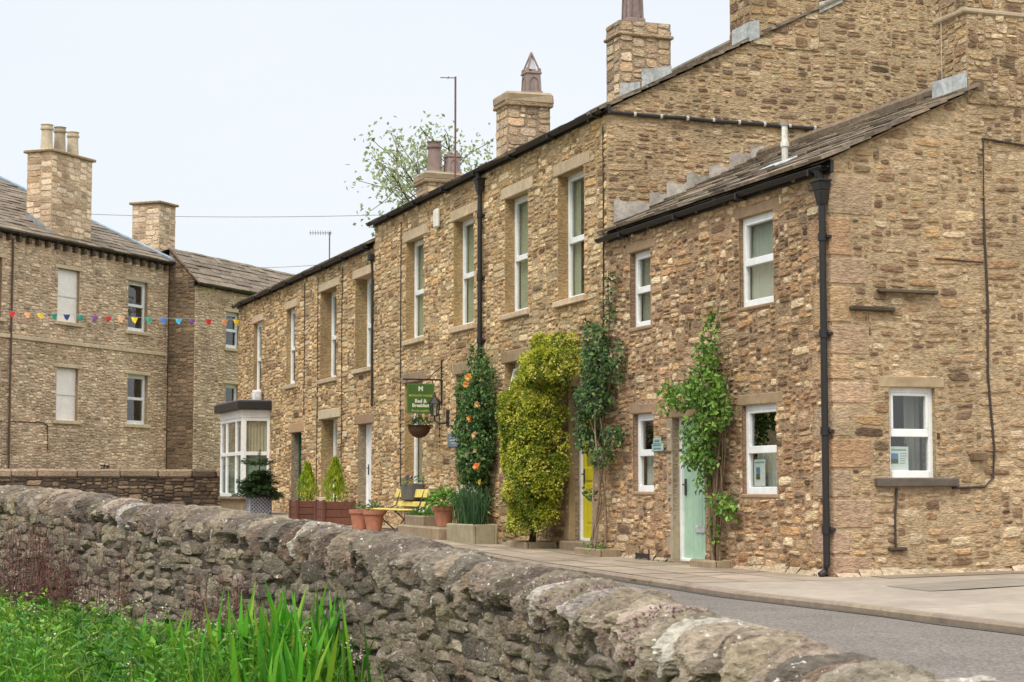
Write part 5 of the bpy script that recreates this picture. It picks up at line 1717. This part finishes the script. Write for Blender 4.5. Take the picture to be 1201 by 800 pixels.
# ---- two brick-red planters with golden conifers
CON = [lin(c) for c in ((166, 182, 44), (142, 164, 40), (188, 198, 62), (118, 144, 36))]
def planter(s, t, w, h, label):
    z0 = zg(s)
    root = empty('wooden_planter', T.p(s, t, z0), label, 'planter', 'red-brown planters outside the terrace')
    mb = MB(); Pp = lambda a, b, c: T.p(s + a, t + b, z0 + c)
    hw = w / 2
    for k in range(3):
        z_0, z_1 = h * k / 3 + .004, h * (k + 1) / 3 - .004
        c = vary(lin((112, 74, 60)), .1)
        cbox(mb, Pp, -hw, hw, -hw, -hw + .03, z_0, z_1, c, .006); cbox(mb, Pp, -hw, hw, hw - .03, hw, z_0, z_1, c, .006)
        cbox(mb, Pp, -hw, -hw + .03, -hw + .03, hw - .03, z_0, z_1, vary(c, .06), .006); cbox(mb, Pp, hw - .03, hw, -hw + .03, hw - .03, z_0, z_1, c, .006)
    for i in (-1, 1):
        for j in (-1, 1):
            cbox(mb, Pp, i * hw - .035, i * hw + .035, j * hw - .035, j * hw + .035, 0, h + .02, lin((106, 68, 56)), .008)
    build('box', mb, M['wood'], root)
    m2 = MB(); cbox(m2, Pp, -hw + .03, hw - .03, -hw + .03, hw - .03, .05, h - .05, lin((54, 44, 36)), .01)
    build('soil', m2, M['soil'], root)
    return root
def conifer(s, t, z0, h, r, label):
    root = empty('golden_conifer', T.p(s, t, z0), label, 'conifer', 'golden conifers in planters')
    mb = MB()
    for _ in range(950):
        f = random.random() ** .8
        rr = r * (1 - f ** 1.5) * (.55 + .5 * min(1, f * 5)) + .01
        an = rnd(0, 6.283); q = rr * math.sqrt(rnd(.3, 1)) * (1 + .2 * math.sin(an * 3 + f * 9))
        p = T.p(s, t, z0 + .03 + f * h) + Vector((math.cos(an) * q, math.sin(an) * q, 0))
        d = Vector((math.cos(an) * .5, math.sin(an) * .5, 1.1)) + rvec() * .45
        leaf(mb, p, d, Vector((math.cos(an), math.sin(an), .3)), rnd(.06, .12), .03, vary(random.choice(CON), .2, .06))
    build('crown', mb, M['leaf'], root)
    m2 = MB(); tube(m2, [T.p(s, t, z0 - .05), T.p(s, t, z0 + h * .6)], .02, lin((92, 70, 52)), 6); build('trunk', m2, M['bark'], root)
    return root
random.seed(1313)
planter(19.3, -1.0, .66, .5, "red-brown planter holding the taller golden conifer near the white door")
conifer(19.3, -1.0, zg(19.3) + .44, .92, .27, "taller golden conifer, in the planter nearer the white door")
planter(21.8, -1.0, .62, .46, "red-brown planter holding the smaller golden conifer by the dark green door")
conifer(21.8, -1.0, zg(21.8) + .4, .84, .24, "smaller golden conifer, in the planter nearer the dark green door")

# ---- little spruce in a lattice pot
sp = empty('potted_spruce', T.p(26.9, -1.0, zg(26.9) + .36), "small dark spruce with upswept top shoots in front of the bay", 'conifer')
base = T.p(26.9, -1.0, zg(26.9))
SPR = [lin(c) for c in ((62, 86, 52), (74, 100, 60), (52, 74, 48), (86, 110, 66))]
mb = MB()
tube(mb, [base + Vector((0, 0, .3)), base + Vector((.01, 0, .9)), base + Vector((0, .01, 1.62))], .03, lin((84, 66, 50)), 6, r1=.008)
nd = MB()
def spruce_branch(z, an, ln, rise):
    d = Vector((math.cos(an), math.sin(an), rise))
    p0 = base + Vector((0, 0, z))
    pts = [p0, p0 + d * ln * .5 + Vector((0, 0, -.02)), p0 + d * ln]
    tube(mb, pts, .01, lin((84, 66, 50)), 5, r1=.004)
    n = int(ln * 150)
    for i in range(n):
        f = (i + .5) / n
        p = p0 + d * ln * f
        sd = Vector((-d.y, d.x, 0)).normalized()
        w = .13 * (1 - f) + .04
        for sg in (-1, 1):
            q = p + sd * sg * rnd(0, w) + Vector((0, 0, rnd(-.05, .04)))
            leaf(nd, q, d * .8 + sd * sg * .7 + rvec() * .3, Vector((0, 0, 1)), rnd(.06, .1), .03, vary(random.choice(SPR), .2))
for k in range(64):
    z = rnd(.42, 1.05)
    spruce_branch(z, rnd(0, 6.283), (.66 - .5 * (z - .42)) * rnd(.6, 1.1), rnd(-.2, .25))
for k in range(5): spruce_branch(rnd(1.24, 1.3), 6.283 * k / 5 + rnd(-.3, .3), rnd(.3, .45), rnd(.15, .3))
for k in range(60):
    leaf(nd, base + Vector((rnd(-.03, .03), rnd(-.03, .03), rnd(1.25, 1.6))), rvec() + Vector((0, 0, .4)), rvec(), .06, .016, random.choice(SPR))
build('trunk', mb, M['bark'], sp); build('needles', nd, M['leaf'], sp)
lp = empty('lattice_pot', base, "grey square plant pot with a white lattice pattern under the spruce", 'flowerpot')
mb = MB()
Pl = lambda a, b, c: T.p(26.9 + a, -1.0 + b, zg(26.9) + c)
cbox(mb, Pl, -.27, .27, -.27, .27, 0.005, .44, lin((92, 92, 98)), .01)
cbox(mb, Pl, -.29, .29, -.29, .29, .42, .47, lin((84, 84, 90)), .008)
build('pot', mb, M['clay'], lp)
mb = MB()
for face in range(2):
    for k in range(-6, 7):
        for sg in (-1, 1):
            a0, a1 = k * .09 - .2 * sg, k * .09 + .2 * sg
            pts = []
            for f in (0, 1):
                x = a0 + (a1 - a0) * f; z = .02 + .4 * f
                pts.append((x, z))
            (x0, z_0), (x1, z_1) = pts
            # clip to the face
            if x0 > x1: (x0, z_0), (x1, z_1) = (x1, z_1), (x0, z_0)
            if x1 < -.26 or x0 > .26: continue
            if x0 < -.26: f = (-.26 - x0) / (x1 - x0); x0, z_0 = -.26, z_0 + (z_1 - z_0) * f
            if x1 > .26: f = (.26 - x0) / (x1 - x0); x1, z_1 = .26, z_0 + (z_1 - z_0) * f
            q = (lambda x, z: Pl(x, -.276, z)) if face == 0 else (lambda x, z: Pl(-.276, x, z))
            tube(mb, [q(x0, z_0), q(x1, z_1)], .007, lin((176, 176, 180)), 4)
build('lattice', mb, M['paint'], lp)

# ---- green hanging sign, lantern, basket, plaques
random.seed(1414)
def text_mesh(name, body, size, fr_o, ud, zd, nd_, col, parent, align='CENTER', bold=0.0, extr=.0015):
    cu = bpy.data.curves.new(name, 'FONT'); cu.body = body; cu.size = size; cu.align_x = align; cu.align_y = 'CENTER'; cu.extrude = extr; cu.offset = bold; cu.resolution_u = 2
    tmp = bpy.data.objects.new(name, cu); scene.collection.objects.link(tmp)
    dg = bpy.context.evaluated_depsgraph_get()
    me = bpy.data.meshes.new_from_object(tmp.evaluated_get(dg))
    bpy.data.objects.remove(tmp); bpy.data.curves.remove(cu)
    m = MB()
    m.add([fr_o + ud * v.co.x + zd * v.co.y + nd_ * v.co.z for v in me.vertices], [tuple(p.vertices) for p in me.polygons], col)
    bpy.data.meshes.remove(me)
    return build(name, m, M['paint'], parent)
Z = Vector((0, 0, 1))
sg_s = 14.95           # sign hangs across the pavement, its face towards the viewer
sgn = empty('hanging_sign', T.p(sg_s, 0, 2.9), "green bed and breakfast sign hanging from an iron wall bracket", 'sign')
mb = MB()
tube(mb, [T.p(sg_s, -.02, 2.62), T.p(sg_s, -.02, 3.5)], .018, IRON, 6)
tube(mb, [T.p(sg_s, 0.01, 3.12), T.p(sg_s, -.8, 3.12)], .016, IRON, 6)
tube(mb, [T.p(sg_s, 0.01, 2.68), T.p(sg_s, -.16, 2.68)], .012, IRON, 6)
tube(mb, [T.p(sg_s, -.02, 3.38), T.p(sg_s, -.3, 3.14)], .01, IRON, 6)
for t in (-.72, -.2): tube(mb, [T.p(sg_s, t, 3.12), T.p(sg_s, t, 3.04)], .008, IRON, 5)
build('bracket', mb, M['iron'], sgn)
mb = MB()
t0, t1, zs0, zs1 = -.72, -.17, 2.46, 3.04
cbox(mb, P, sg_s - .012, sg_s + .012, t0, t1, zs0, zs1, lin((74, 106, 48)), .003)
bd = build('board', mb, M['paint'], sgn)
mb = MB()
for sgn_ in (-1, 1):
    x = sg_s + sgn_ * .0135
    for (a, b, c, d) in ((t0 + .012, t1 - .012, zs1 - .02, zs1 - .013), (t0 + .012, t1 - .012, zs0 + .013, zs0 + .02), (t0 + .012, t0 + .019, zs0 + .02, zs1 - .02), (t1 - .019, t1 - .012, zs0 + .02, zs1 - .02)):
        cbox(mb, P, x - .001, x + .001, a, b, c, d, lin((120, 146, 84)), .0003)
build('border', mb, M['paint'], bd)
tc_ = (t0 + t1) / 2; cr = lin((226, 226, 200)); yl = lin((190, 186, 96))
for nd_, ud in ((-T.A, T.B), (T.A, -T.B)):
    o = lambda z: T.p(sg_s, tc_, z) + nd_ * .0145
    text_mesh('lettering', 'M', .13, o(2.935), ud, Z, nd_, cr, bd, bold=.004)
    text_mesh('lettering', 'MEADOW HOUSE', .06, o(2.805), ud, Z, nd_, yl, bd, bold=.001)
    text_mesh('lettering', 'Bed &', .095, o(2.7), ud, Z, nd_, cr, bd, bold=.004)
    text_mesh('lettering', 'Breakfast', .092, o(2.615), ud, Z, nd_, cr, bd, bold=.004)
    text_mesh('lettering', 'Rooms available', .056, o(2.515), ud, Z, nd_, yl, bd, bold=.001)

lan = empty('wall_lantern', T.p(14.55, 0, 2.45), "black iron wall lantern beside the green hanging sign", 'lantern')
mb = MB()
lc = T.p(14.75, -.22, 2.46)
tube(mb, [T.p(14.55, 0.0, 2.32), T.p(14.58, -.08, 2.26), T.p(14.68, -.16, 2.27), lc + Vector((0, 0, -.14)), lc + Vector((0, 0, -.04))], .017, IRON, 6)
fbox(mb, GF, 14.48, 14.62, 2.2, 2.52, .01, .035, IRON, .01)
build('bracket', mb, M['iron'], lan)
mb = MB()
for k in range(6):
    an = 6.283 * k / 6
    tube(mb, [lc + Vector((math.cos(an) * .065, math.sin(an) * .065, -.05)), lc + Vector((math.cos(an) * .105, math.sin(an) * .105, .2))], .009, IRON, 5)
lathe(mb, lc, [(0, -.06), (.075, -.06), (.075, -.04), (0, -.04)], IRON, 6)
lathe(mb, lc, [(.13, .19), (.12, .21), (.06, .28), (.05, .3), (.03, .31), (.012, .4), (0, .42)], IRON, 6)
build('cage', mb, M['iron'], lan)
mb = MB(); lathe(mb, lc, [(.058, -.04), (.095, .19)], (1, 1, 1), 6); build('pane', mb, M['glass'], lan)

hb = empty('hanging_basket', T.p(15.1, -.42, 2.1), "brown hanging flower basket below the green sign", 'hanging basket')
bc = T.p(15.1, -.42, 2.22)
mb = MB()
prof = [(.0, -.23)] + [(.22 * math.sin(a), -.23 * math.cos(a)) for a in [math.pi / 2 * i / 7 for i in range(1, 8)]] + [(.26, .02), (.22, .02), (.2, -.05), (0, -.06)]
lathe(mb, bc, prof, lin((86, 62, 44)), 20)
build('basket', mb, M['bark'], hb)
mb = MB()
tube(mb, [T.p(15.1, -.0, 1.75), T.p(15.1, -.02, 2.75), T.p(15.1, -.42, 2.72)], .011, IRON, 6)
for k in range(3):
    an = 2.1 * k
    tube(mb, [bc + Vector((.22 * math.cos(an), .22 * math.sin(an), .0)), T.p(15.1, -.42, 2.72)], .004, IRON, 4)
build('bracket', mb, M['iron'], hb)
tuft(hb, bc + Vector((0, 0, .02)), .25, .16, 200, .07, DKG)
for (dx, c) in ((.0, (232, 150, 50)), (.06, (236, 196, 60)), (-.12, (232, 226, 210)), (.16, (230, 160, 70))):
    mb = MB(); petal_flower(mb, bc + T.B * dx + Vector((0, -.08, .17)), .045, lin(c), 12, (OUT + Z).normalized()); build('bloom', mb, M['petal'], hb)

pl = empty('slate_plaque', T.p(14.05, 0, 1.9), "small grey slate house plaque right of the hanging sign", 'plaque')
mb = MB(); fbox(mb, GF, 13.75, 14.5, 1.8, 2.06, .012, .04, lin((112, 122, 126)), .01); build('plate', mb, M['dressed'], pl)
mb = MB()
for k, w in enumerate((.46, .52, .3)):
    fbox(mb, GF, 14.12 - w / 2, 14.12 + w / 2, 1.98 - k * .055, 1.995 - k * .055, .04, .042, lin((196, 200, 200)), .0005)
build('lettering', mb, M['paint'], pl)
pq = empty('name_plaque', T.p(4.9, 0, 1.6), "pale blue-green name plaque on the cottage wall beside the green door", 'plaque')
mb = MB()
fbox(mb, GF, 4.68, 5.06, 1.55, 1.66, .022, .045, lin((150, 176, 168)), .02)
fbox(mb, GF, 4.76, 5.02, 1.66, 1.74, .024, .043, lin((150, 176, 168)), .02)
build('plate', mb, M['dressed'], pq)
mb = MB()
for z, w in ((1.69, .16), (1.63, .28), (1.58, .24)):
    fbox(mb, GF, 4.87 - w / 2, 4.87 + w / 2, z, z + .022, .045, .047, lin((92, 116, 118)), .0005)
build('lettering', mb, M['paint'], pq)
wb = empty('window_box', T.p(16.2, -.12, 1.0), "grey planter with purple flowers standing below the sign window", 'planter')
mb = MB(); cbox(mb, P, 15.9, 16.6, -.34, -.06, .78, 1.12, lin((96, 92, 86)), .02); build('box', mb, M['wood'], wb)
mb = MB(); cbox(mb, P, 15.95, 16.55, -.3, -.02, zg(16), .778, lin((124, 106, 84)), .03, .01); build('pedestal', mb, M['dressed'], wb)
tuft(wb, T.p(16.25, -.2, 1.13), .26, .12, 80, .07, GRN)
for k in range(9):
    mb = MB(); petal_flower(mb, T.p(rnd(16.0, 16.5), -.25, rnd(1.18, 1.26)), .045, lin(random.choice(((110, 80, 150), (126, 92, 160), (226, 176, 60)))), 12, (OUT + Z).normalized()); build('bloom', mb, M['petal'], wb)

# small iron boot scraper at the foot of the cottage wall
bs = empty('boot_scraper', T.p(5.25, -.1, 0.0), "small black iron boot scraper at the foot of the cottage wall", 'boot scraper')
mb = MB()
tube(mb, [T.p(5.5, -.1, 0), T.p(5.5, -.1, .1)], .012, IRON, 6); tube(mb, [T.p(5.05, -.1, 0), T.p(5.05, -.1, .16)], .012, IRON, 6)
build('post', mb, M['iron'], bs)
mb = MB(); cbox(mb, P, 5.05, 5.5, -.105, -.095, .03, .1, IRON, .003); build('blade', mb, M['iron'], bs)

# ---- aerials
def aerial(name, p, h, ud, ln, n, label, r=.02, col=(116, 78, 66), back=.35):
    root = empty(name, p, label, 'aerial')
    mb = MB(); tube(mb, [p, p + Vector((0, 0, h))], r, lin(col), 6); build('mast', mb, M['iron'], root)
    mb = MB()
    top_ = p + Vector((0, 0, h - .03))
    sd = Vector((-ud.y, ud.x, 0))
    tube(mb, [top_ - ud * ln * back, top_ + ud * ln * (1 - back)], r * .5, lin((120, 116, 112)), 5)
    for k in range(n):
        q = top_ + ud * ln * ((k + .5) / n - back)
        tv = sd * .14 if n == 1 else sd * .03 + Z * .07
        tube(mb, [q - tv, q + tv], r * .35, lin((120, 116, 112)), 4)
    build('boom', mb, M['iron'], root)
    return root
aerial('tv_aerial', T.p(23.9, 3.2, 8.0), 3.25, Vector((-1, -.1, 0)).normalized(), .4, 1, "tall thin rusty mast with a short crossbar above the roof", .028, back=.05)
aerial('tv_aerial', T.p(37.2, 3.4, 7.0), 2.1, Vector((-1, 0, 0)), .72, 9, "slim comb-shaped television aerial above the lower terrace roof", .022, (96, 92, 90), back=.1)
aerial('tv_aerial', T.p(31.5, 4.6, 8.2), 2.1, Vector((-1, 0, 0)), .62, 6, "small aerial showing against the tree beside the round chimney pot", .016, (130, 126, 122), back=.3)

# ---- overhead wires
mb = MB()
def wire(a, b, sag):
    return [a.lerp(b, i / 14) - Vector((0, 0, sag * 4 * (i / 14) * (1 - i / 14))) for i in range(15)]
m = MB(); tube(m, wire(L.p(-2.2, .9, 10.1), T.p(28.5, 4.6, 8.55), .12), .011, lin((148, 152, 158)), 4)
tag(build('overhead_wire', m, M['iron'], None, loc=L.p(-2.2, .9, 10.1)), "upper thin wire crossing the sky from the three-pot chimney", 'wire')
m = MB(); tube(m, wire(L.p(8.6, .0, 9.44), T.p(31.5, 2.2, 7.4), .03), .01, lin((148, 152, 158)), 4)
tag(build('overhead_wire', m, M['iron'], None, loc=L.p(8.6, .0, 9.44)), "lower short wire just above the wing's stone roof", 'wire')

# ---- bunting
bun = empty('bunting', L.p(-2, -1, 6.2), "string of small multicoloured bunting flags across the street", 'bunting')
A0, A1 = L.p(-8.2, -.3, 6.33), T.p(34.55, -.12, 5.98)
pts = wire(A0, A1, .06)
m = MB(); tube(m, pts, .006, lin((170, 166, 158)), 4); build('string', m, M['cloth'], bun)
cols = ['r', 'o', 'y', 't', 'n', 't', 'p', 'r', 'o', 'y', 't', 'b', 'c', 'p', 'r', 'o', 'y']
CC = dict(r=(196, 60, 58), o=(222, 160, 110), y=(232, 200, 70), t=(64, 156, 140), n=(58, 72, 122), p=(120, 82, 138), b=(72, 118, 186), c=(70, 160, 190))
dv = (A1 - A0); 
xs = [12, 30, 45, 61, 76, 92, 109, 125, 140, 156, 173, 190, 208, 224, 243, 262, 276]
for px, c in zip(xs, cols):
    # fraction along the string where this flag is pegged
    tx = (px - 600.5) / 2150.0
    f = (tx * A0.y - A0.x) / (dv.x - tx * dv.y)
    p = A0 + dv * f; p.z -= .06 * 4 * f * (1 - f)
    m = MB(); u = dv.normalized(); k = rnd(-.12, .12); sw = rnd(-.06, .06)
    w = .105
    n_v = u.cross(Z)
    g = [p - u * w - Z * .01, p + u * w - Z * .01, p + u * (k * .5) - Z * .19 + n_v * sw, p - u * w * .45 - Z * .13 + n_v * (sw * .5 + .02), p + u * w * .5 - Z * .13 + n_v * (sw * .5 - .01), p + n_v * .015 - Z * .01]
    m.add(g, [(0, 5, 3), (5, 1, 4), (5, 4, 3), (3, 4, 2)], vary(lin(CC[c]), .06))
    m.add([q + n_v * .002 for q in g], [(0, 5, 3), (5, 1, 4), (5, 4, 3), (3, 4, 2)], vary(lin(CC[c]), .06))
    build('flag', m, M['cloth'], bun)

# ================================================================== TREE BEHIND THE ROOFS
random.seed(1515)
tree = empty('ash_tree', T.p(40, 9.7, 0.5), "loose-leaved pale green tree rising behind the terrace chimneys", 'tree')
tb = T.p(40, 9.7, .5)
mb = MB(); lv = MB()
tips = []
def limb(p, d, ln, r, lev):
    pts = [p]
    q = p.copy(); dd = d.copy()
    for i in range(4):
        dd = (dd + rvec() * .22 + Vector((0, 0, .06))).normalized()
        q = q + dd * ln / 4; pts.append(q.copy())
    tube(mb, pts, r, vary(lin((96, 84, 70)), .1), 6, r1=r * .5)
    if lev == 0:
        tips.append(pts[-1]); tips.append(pts[2]); return
    for k in range(3 if lev > 1 else 4):
        f = rnd(.45, 1)
        b = pts[min(4, int(f * 4) + 0)]
        nd2 = (dd * .7 + rvec() * .85).normalized()
        limb(b, nd2, ln * rnd(.55, .75), r * .5, lev - 1)
tube(mb, [tb, tb + Vector((.1, 0, 2.5)), tb + Vector((0, .1, 5.0))], .32, lin((96, 84, 70)), 8, r1=.22)
for k in range(7):
    an = 6.283 * k / 7
    limb(tb + Vector((0, 0, 4.4 + .3 * (k % 3))), Vector((math.cos(an) * .75, math.sin(an) * .75, 1.0)).normalized(), 5.2, .15, 3)
limb(tb + Vector((0, .1, 5)), Vector((0, 0, 1)), 5.2, .16, 3)
TG = [lin(c) for c in ((168, 178, 130), (150, 162, 112), (184, 190, 148), (136, 148, 100))]
for p in tips:
    for _ in range(17):
        q = p + rvec() * rnd(.05, .7)
        leaf(lv, q, rvec() + Vector((0, 0, -.3)), rvec(), rnd(.13, .22), rnd(.08, .13), vary(random.choice(TG), .2, .05))
build('trunk', mb, M['bark'], tree); build('crown', lv, leaf_mat('thin_leaves', .55), tree)
print('tree top', max(v.z for v in lv.v))

# ================================================================== VEGETATION BELOW THE WALL
random.seed(1616)
BR = [tuple(x * .78 for x in lin(c)) for c in ((84, 148, 34), (104, 166, 42), (66, 124, 32), (130, 182, 58), (58, 106, 30), (94, 156, 48), (148, 180, 62), (112, 152, 44))]
def field_z(s, t): return terrain(s, t)
def herb(mb, s, t, h, cols, ln=.09, wl=.028, whorl=4, gap=.05):
    b = T.p(s, t, field_z(s, t) - .03)
    lean = Vector((rnd(-.28, .28), rnd(-.28, .28), 1)).normalized()
    bend = Vector((rnd(-.12, .12), rnd(-.12, .12), 0))
    at = lambda z: b + lean * z + bend * (z / h) ** 2
    tube(mb, [at(0), at(h * .5), at(h)], .0035, vary(lin((104, 140, 60)), .1), 4, cap=False)
    z = h * rnd(.1, .4); k = rnd(0, 6); c = random.choice(cols)
    while z < h:
        f = z / h
        for j in range(whorl):
            if random.random() < .2: continue
            an = k + 6.283 * j / whorl + rnd(-.5, .5)
            d = Vector((math.cos(an), math.sin(an), rnd(-.25, .7) + .5 * f))
            L_ = ln * (1.2 - .6 * f) * rnd(.5, 1.3)
            leaf(mb, at(z), d, Vector((-d.x * .5 + rnd(-.3, .3), -d.y * .5 + rnd(-.3, .3), 1)), L_, max(.01, wl * rnd(.7, 1.2)), vary(c, .22, .06), .15)
        z += gap * rnd(.5, 1.6); k += rnd(.5, 2)
veg = MB()
def veg_at(q, off):
    p = PW(q, -.28 - off, 0)
    d = p - T.O
    return d.dot(T.A), d.dot(T.B)
for _ in range(1350):
    q = rnd(15.2, 29); off = abs(random.gauss(0, .9)) + rnd(0, .5)
    h = rnd(.3, .58) * (1.12 if q < 17.5 else 1)
    if q < 16 and off < .2: continue
    s, t = veg_at(q, off)
    herb(veg, s, t, h * (1 + .25 * noise.noise(Vector((q * 1.3, off * 1.5, 0)))), BR, ln=rnd(.06, .16), wl=rnd(.014, .045), whorl=random.choice((2, 2, 3, 4)), gap=rnd(.025, .06))
for _ in range(34000):
    q = rnd(15.0, 29); off = abs(random.gauss(0, .9)) + rnd(0, .4)
    s, t = veg_at(q, off)
    b = T.p(s, t, field_z(s, t) - .03)
    cl = noise.noise(Vector((q * 2.2, off * 2.5, 4.0)))
    h = rnd(.2, .5) * (1 + .7 * max(-.4, cl)); w = rnd(.003, .009)
    ln_ = Vector((rnd(-.3, .3), rnd(-.3, .3), 1)).normalized(); sd = rvec(); sd.z = 0; sd.normalize()
    m1 = b + ln_ * h * .6; tp = b + ln_ * h + Vector((rnd(-.12, .12), rnd(-.12, .12), 0))
    veg.add([b - sd * w, b + sd * w, m1 + sd * w * .8, m1 - sd * w * .8, tp], [(0, 1, 2, 3), (3, 2, 4)], vary(random.choice(BR), .2, .06))
for _ in range(900):      # low yellow-green leaves with small rounded blades
    q = rnd(19, 29.5); off = abs(random.gauss(0, 1.1)) + .05
    if noise.noise(Vector((q * .9, off, 9.0))) < -.05: continue
    s, t = veg_at(q, off); b = T.p(s, t, field_z(s, t) + rnd(.15, .5)); c = random.choice([lin((150, 182, 66)), lin((128, 168, 58)), lin((168, 192, 90))])
    for k in range(9): leaf(veg, b + rvec() * .07, rvec() + Vector((0, 0, .3)), Vector((0, 0, 1)) + rvec() * .4, rnd(.03, .05), rnd(.025, .04), vary(c, .15, .05))
for _ in range(90):      # umbels and seed heads among the leaves
    q = rnd(15, 28); off = abs(random.gauss(0, .7)) + .1
    s, t = veg_at(q, off); b = T.p(s, t, field_z(s, t)); h = rnd(.4, .62)
    tube(veg, [b, b + Vector((rnd(-.05, .05), rnd(-.05, .05), h))], .003, lin((120, 150, 80)), 4, cap=False)
    for k in range(14):
        leaf(veg, b + Vector((0, 0, h)) + rvec() * .04, rvec() + Vector((0, 0, .4)), Vector((0, 0, 1)), .018, .014, vary(lin(random.choice(((226, 224, 200), (200, 206, 150), (170, 120, 130)))), .1))
kind(build('undergrowth', veg, M['leaf']), 'stuff')
def iris(q, off, n, h, spread, label):
    s, t = veg_at(q, off)
    z0 = field_z(s, t)
    root = empty('flag_iris', T.p(s, t, z0), label, 'plant', 'sword-leaved clumps below the wall')
    m = MB()
    for _ in range(n):
        b = T.p(s + random.gauss(0, spread), t + random.gauss(0, spread), z0 - .03)
        hh = h * rnd(.6, 1.12); w = rnd(.012, .024)
        d = Vector((rnd(-.2, .2), rnd(-.2, .2), 1)).normalized(); sd = rvec(); sd.z = 0; sd.normalize()
        bend = Vector((rnd(-.25, .25), rnd(-.25, .25), 0)) * hh * .5
        c = vary(random.choice([lin((66, 138, 26)), lin((84, 156, 34)), lin((54, 116, 26)), lin((108, 170, 46)), lin((132, 162, 48))]), .14, .05)
        pts = [b, b + d * hh * .4, b + d * hh * .75 + bend * .35, b + d * hh + bend]
        ws = [w, w * 1.15, w * .8, 0.001]
        vs = []
        for p, ww in zip(pts, ws): vs += [p - sd * ww, p + sd * ww]
        m.add(vs, [(0, 1, 3, 2), (2, 3, 5, 4), (4, 5, 7, 6)], c)
    build('leaves', m, M['leaf'], root)
    return root
iris(16.1, .3, 190, .78, .2, "tallest clump of sword-shaped leaves close against the wall")
iris(15.6, .5, 150, .66, .2, "nearer clump of sword-shaped leaves at the bottom edge")
iris(17.6, .5, 34, .6, .12, "smaller sword-leaved clump in the middle of the undergrowth")
iris(21.0, .6, 34, .58, .14, "farther sword-leaved clump at the far side of the undergrowth")
# small weeds and moss in the joints at the foot of the walls and along the kerb
wd_ = MB()
random.seed(1717)
for k in range(70):
    s = rnd(-2.2, 14); foot = random.random() < .6
    if foot and s > 0:
        if 3.3 < s < 4.6 or 7.1 < s < 8.6: continue
        t = rnd(-.1, -.03)
    elif s > 0: t = kerb_t(s) + rnd(-.03, .02)
    else: continue
    z = zg(s) + (0.0 if foot else -.045)
    for q in range(random.randint(5, 16)):
        leaf(wd_, T.p(s + rnd(-.08, .08), t + rnd(-.02, .02), z), rvec() + Vector((0, 0, .9)), rvec(), rnd(.02, .06), rnd(.01, .02), vary(lin(random.choice(((96, 120, 58), (120, 136, 70), (84, 104, 52), (140, 132, 88)))), .15))
kind(build('weeds', wd_, M['leaf']), 'stuff')
# reddish dried dock against the wall
RB = [lin(c) for c in ((126, 84, 78), (110, 76, 70), (142, 100, 88), (96, 70, 62))]
def dock(q0, n, h0, h1, sp_, label):
    s, t = veg_at(q0, .0)
    z0 = field_z(s, t)
    root = empty('dried_dock', T.p(s, t, z0), label, 'plant', 'reddish dried plants on the wall')
    m = MB()
    for _ in range(n):
        s, t = veg_at(q0 + random.gauss(0, sp_), rnd(-.02, .12))
        b = T.p(s, t, z0)
        hh = rnd(h0, h1)
        d = Vector((rnd(-.1, .1), rnd(-.1, .1), 1))
        tube(m, [b, b + d * hh * .6, b + d * hh + Vector((rnd(-.05, .05), 0, 0))], .003, random.choice(RB), 4, cap=False)
        for k in range(30):
            p = b + d * hh * rnd(.3, 1)
            leaf(m, p + rvec() * .04, rvec() + Vector((0, 0, .6)), rvec(), rnd(.015, .04), .015, vary(random.choice(RB), .2))
    build('stalks', m, M['leaf'], root)
dock(22.2, 110, .6, 1.12, 1.0, "broad patch of reddish dried dock stalks against the far wall")
dock(17.9, 26, .5, .85, .25, "thin patch of reddish dried dock stalks near the wall's middle")
# pink creeping flowers on the coping
PK = [lin(c) for c in ((170, 122, 144), (150, 106, 122), (188, 148, 160), (134, 104, 98))]
def creeper(q0, sl, n, label, hang=.2):
    root = empty('pink_creeper', PW(q0, -.2, wall_at(q0)[3]), label, 'plant', 'pink flowering creepers on the wall coping')
    m = MB()
    for _ in range(n):
        q = q0 + random.gauss(0, sl)
        p_, d_, n_w, zt = wall_at(q)
        if noise.noise(Vector((q * 5, _ * .002, 0))) < -.25: continue
        an = rnd(-.1, 1.9)
        z = zt - .14 + .14 * math.cos(min(an, 1.57)) - max(0, an - 1.2) * hang * random.random()
        p = PW(q, -.25 * math.sin(min(an, 1.57)) - .012, z)
        g = random.random()
        c = random.choice(PK) if g < .5 else lin((124, 120, 76)) if g < .8 else lin((112, 88, 74))
        leaf(m, p, rvec() - n_w * .5 + Z * .3, rvec() - n_w, rnd(.01, .022), .013, vary(c, .2))
    build('foliage', m, M['petal'], root)
creeper(13.0, .2, 520, "largest patch of pink creeping flowers on the wall coping near the road", .35)
creeper(11.7, .06, 170, "small trail of pink creeping flowers beside the white-topped coping stone", .5)
creeper(16.2, .5, 330, "thin pinkish creeper on the coping below the terracotta pots")
creeper(20.5, .7, 300, "thin pinkish creeper on the coping below the white bay")
